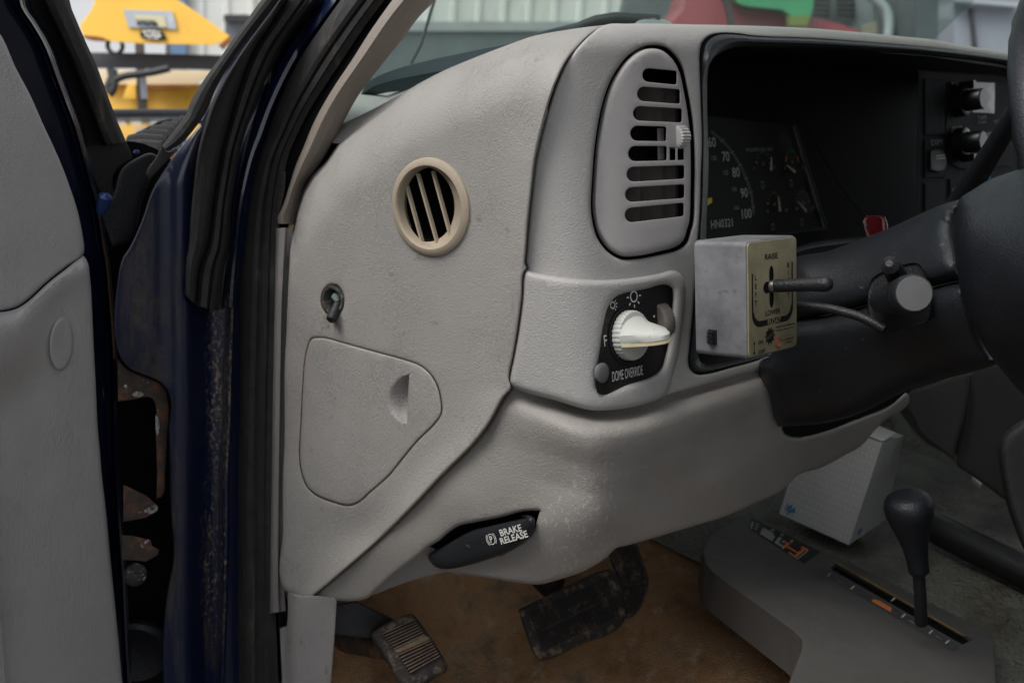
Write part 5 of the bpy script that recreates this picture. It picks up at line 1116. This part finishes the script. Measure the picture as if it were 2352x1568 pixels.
# yellow plow in front of the hood
PS = 1.36
pw = thing('snow_plow', 'yellow snow plow with rusty edges and stickers beyond the hood', 'snow plow', tuple(P(350, 250, 3.5 * PS)))
dplw = lambda d: (lambda uv: d * PS + 0 * np.asarray(uv).reshape(-1, 2)[:, 0])
m_py = mat('yellow_plow_paint', (.88, .50, .06), .45, .4, 0, 0, 0, 0, .06, 6, [((.28, .10, .03), 9, .64, .72, (1, 1, 1), 6)])
m_pr = mat('rusted_plow_edge', (.22, .09, .035), .8, .2, 0, 0, 0, 0, .3, 20)
m_pb = mat('plow_black_steel', (.035, .035, .037), .5, .4, 0, 0, 0, 0, .2, 10)
hg = panel('plow_crest', A1((660, -150), (570, 70), (500, 160), (515, 205), (530, 236), (700, 262), (900, 275), (1340, 284), (1400, 262), (1450, 235), (1330, 148), (1250, 90), (1115, 0), (960, -150)), dplw(3.4), m_py, pw, r=2, res=14, thick=.03, smooth=False, label='yellow crest plate with grey warning sticker')
panel('rust_edge', A1((515, 222), (600, 228), (640, 236), (690, 258), (640, 262), (530, 240)), dplw(3.395), m_pr, hg, r=1, res=12, thick=.02)
panel('rust_edge', A1((1370, 285), (1400, 262), (1440, 225), (1460, 235), (1440, 270), (1400, 318)), dplw(3.395), m_pr, hg, r=1, res=12, thick=.02)
panel('warning_sticker', A1((773, 62), (1080, 72), (1110, 184), (805, 172)), dplw(3.392), mat('grey_sticker', (.42, .44, .47), .5, .3), hg, r=0, res=30, thick=.004, smooth=False)
panel('sticker_patch', A1((845, 95), (1030, 105), (1045, 172), (985, 170), (975, 130), (850, 122)), dplw(3.388), mat('straw_sticker', (.62, .56, .33), .5, .3), hg, r=0, res=30, thick=.003, smooth=False)
mb = MB()
for k, (x0, x1, y0, y1) in enumerate(((858, 885, 138, 160), (888, 905, 135, 158), (908, 935, 140, 163), (938, 955, 137, 160), (958, 985, 140, 164))): mb.add([P(*c, 3.384 * PS) for c in A1((x0, y0), (x1, y0 + 1), (x1 + 2, y1), (x0 + 2, y1 - 1))], [(0, 1, 2, 3)])
mb.build('sticker_print', m_bk, hg, False)
panel('round_sticker', A1((875, 205), (890, 185), (950, 182), (1000, 186), (1030, 210), (1045, 248), (1000, 250), (930, 246), (885, 236)), dplw(3.392), m_bk, hg, r=0, res=30, thick=.003)
mb = MB()
for x0, x1, y0, y1 in ((893, 915, 190, 208), (922, 945, 188, 203), (952, 975, 190, 206), (982, 1000, 195, 210), (905, 935, 214, 228), (942, 975, 212, 228), (980, 1010, 216, 232), (925, 950, 233, 243), (960, 995, 234, 245)): mb.add([P(*c, 3.387 * PS) for c in A1((x0, y0), (x1, y0 + 2), (x1 + 3, y1), (x0 + 2, y1 - 1))], [(0, 1, 2, 3)])
mb.build('sticker_print', mat('sticker_white', (.7, .68, .6), .6, .3), hg, False)
def bar(name, q, d, m, th=.06): return panel(name, A1(*q), dplw(d), m, pw, r=1, res=20, thick=th, smooth=False)
bar('light_bar', ((480, 328), (900, 335), (1500, 350), (1500, 452), (1200, 436), (900, 432), (480, 428)), 3.5, m_pb, .08)
bar('mast', ((845, 262), (905, 265), (985, 1900), (920, 1900)), 3.6, mat('mast_brown', (.10, .085, .075), .6, .3), .08); bar('mast_panel', ((872, 470), (915, 470), (928, 620), (885, 620)), 3.58, mat('mast_pale', (.5, .5, .52), .5, .3), .02)
mb = MB(); mb.lathe(P(*A1((722, 288))[0], 3.45 * PS), -hd, [(r_, h) for r_, h in ((.028, -.012), (.040, -.012), (.040, .012), (.028, .012), (.028, -.012))], 24); mb.build('lift_ring', m_pb, pw)
mb = MB(); mb.tube([P(u, v, 3.42 * PS) for u, v in spline(A1((660, 560), (700, 520), (760, 485), (850, 468), (950, 455), (1060, 430)), 6, False)], .012 * PS, 10); mb.tube([P(u, v, 3.42 * PS) for u, v in spline(A1((690, 430), (700, 480), (680, 540), (700, 590), (720, 520), (712, 440)), 6, False)], .012 * PS, 10); mb.build('hydraulic_hose', m_pb, pw)
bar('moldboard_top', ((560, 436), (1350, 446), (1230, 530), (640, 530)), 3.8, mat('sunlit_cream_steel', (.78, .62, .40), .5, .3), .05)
bar('moldboard', ((560, 528), (1300, 528), (1300, 1900), (560, 1900)), 3.85, m_py, .05); bar('moldboard_rib', ((800, 530), (850, 530), (850, 620), (770, 620)), 3.78, m_py, .05); bar('moldboard_lip', ((940, 536), (1240, 532), (1240, 548), (940, 560)), 3.78, m_pr, .03)

# unseen board fence beside the truck, added to shade the lower dash
fn_ = thing('shade_fence', 'unseen dark board fence added beside the open driver door to shade the lower dash', 'fence', (-1.25, 0, 0))
m_shade_fence = mat('shade_fence_boards', (.055, .05, .045), .85, .2, 0, 0, 0, 0, .3, 6)
mb = MB()
for k in range(15): mb.box((-1.27 + .004 * (k % 3), -.5 + k * .19, .04), X * .022, Y * .182, Z * (2.45 + .02 * math.sin(k * 2.3)))
mb.build('shade_boards', m_shade_fence, fn_, False)
for k in range(3):
    mb = MB(); mb.box((-1.37, -.45 + k * 1.3, 0), X * .09, Y * .09, Z * 2.5); mb.build('post', m_shade_fence, fn_, False)

# red machine, grey equipment and trailer seen through the windshield
dx = lambda d: (lambda uv: d + 0 * np.asarray(uv).reshape(-1, 2)[:, 0])
def far(name, pts, d, m, parent, th=.5, r=2): return panel(name, pts, dx(d), m, parent, r=r, res=24, thick=th, back=hd, smooth=False)
tk = thing('tractor', 'red tractor with green top panel parked beyond the windshield', 'tractor', tuple(P(1700, 60, 8.)))
far('body', C1((1150, 60), (1180, -60), (1440, -60), (1900, 60)) + D1((300, 90), (560, 150), (700, 200), (700, 1250), (-400, 1250), (-540, 200)), 8, mat('faded_red_paint', (.30, .055, .065), .4, .5, 0, 0, 0, 0, .15, 2), tk, .9)
for s_ in (-.55, .75):
    mb = MB(); tw = P(1700, 60, 8.) * np.array([1, 1, 0]) + hr_ * (s_ * 1.1) + Z * .48 - hd * .1; mb.lathe(tw, hd, [(.0, -.12), (.22, -.12), (.26, -.15), (.44, -.15), (.48, -.08), (.48, .08), (.44, .15), (0, .15)], 32); mb.build('tyre', m_pb, tk)
far('hood_panel', C1((1430, -60), (1720, -60)) + D1((405, -60), (395, 60), (380, 110), (345, 165), (260, 100), (200, 62), (-20, 40), (-80, 20)), 7.8, mat('green_machine_paint', (.05, .27, .12), .4, .4, 0, 0, 0, 0, .1, 2), tk, .6)
far('strap', C1((1385, -40), (1420, 40), (1440, 140), (1460, 220), (1490, 220), (1460, 80), (1425, -40)), 7.75, m_pb, tk, .1)
far('yellow_plate', D1((245, 100), (375, 100), (360, 165), (250, 165)), 7.7, mat('yellow_green_plate', (.16, .20, .05), .5, .3), tk, .1)
mc = thing('grey_machine', 'dark grey machine with grille windows and pale curved rail behind glass', 'machine', tuple(P(1900, 60, 9.)))
far('body', C1((800, -60), (760, 130), (750, 1440)) + D1((400, 1440), (1040, 1440), (1050, -60)), 9.5, mat('dark_teal_grey', (.085, .10, .10), .6, .3, 0, 0, 0, 0, .3, 1), mc, .5)
for i in range(2):
    for j in range(4): x0, y0 = 395 + i * 160, -10 + j * 32; far('grille_window', D1((x0, y0), (x0 + 105, y0 + 4), (x0 + 105, y0 + 26), (x0, y0 + 20)), 9.3, m_bk, mc, .05, 0)
far('panel', D1((640, -60), (760, -60), (800, 300), (640, 300)), 9.35, mat('mid_grey_panel', (.17, .19, .19), .6, .3, 0, 0, 0, 0, .2, 2), mc, .1)
far('post', D1((1005, -60), (1050, -60), (1030, 1560), (985, 1560)), 8.6, mat('tan_post', (.36, .33, .26), .7, .2), mc, .1); far('tarp', D1((720, 160), (1000, 90), (1000, 1530), (720, 1530)), 8.8, mat('tan_tarp', (.30, .27, .20), .8, .2, 0, 0, 0, 0, .2, 2), mc, .1)
mb = MB(); mb.tube([P(u, v, 8.3) for u, v in spline(D1((740, -40), (800, 10), (850, 60), (872, 130), (868, 230), (850, 320)), 8, False)], .04, 12); mb.build('curved_rail', mat('pale_rail', (.36, .40, .40), .4, .4), mc)
tr_ = thing('box_trailer', 'light grey box trailer at the far right behind the windshield', 'trailer', tuple(P(2250, 60, 7.5)))
mg = mat('trailer_grey', (.20, .225, .245), .5, .4, 0, 0, 0, 0, .05, 2)
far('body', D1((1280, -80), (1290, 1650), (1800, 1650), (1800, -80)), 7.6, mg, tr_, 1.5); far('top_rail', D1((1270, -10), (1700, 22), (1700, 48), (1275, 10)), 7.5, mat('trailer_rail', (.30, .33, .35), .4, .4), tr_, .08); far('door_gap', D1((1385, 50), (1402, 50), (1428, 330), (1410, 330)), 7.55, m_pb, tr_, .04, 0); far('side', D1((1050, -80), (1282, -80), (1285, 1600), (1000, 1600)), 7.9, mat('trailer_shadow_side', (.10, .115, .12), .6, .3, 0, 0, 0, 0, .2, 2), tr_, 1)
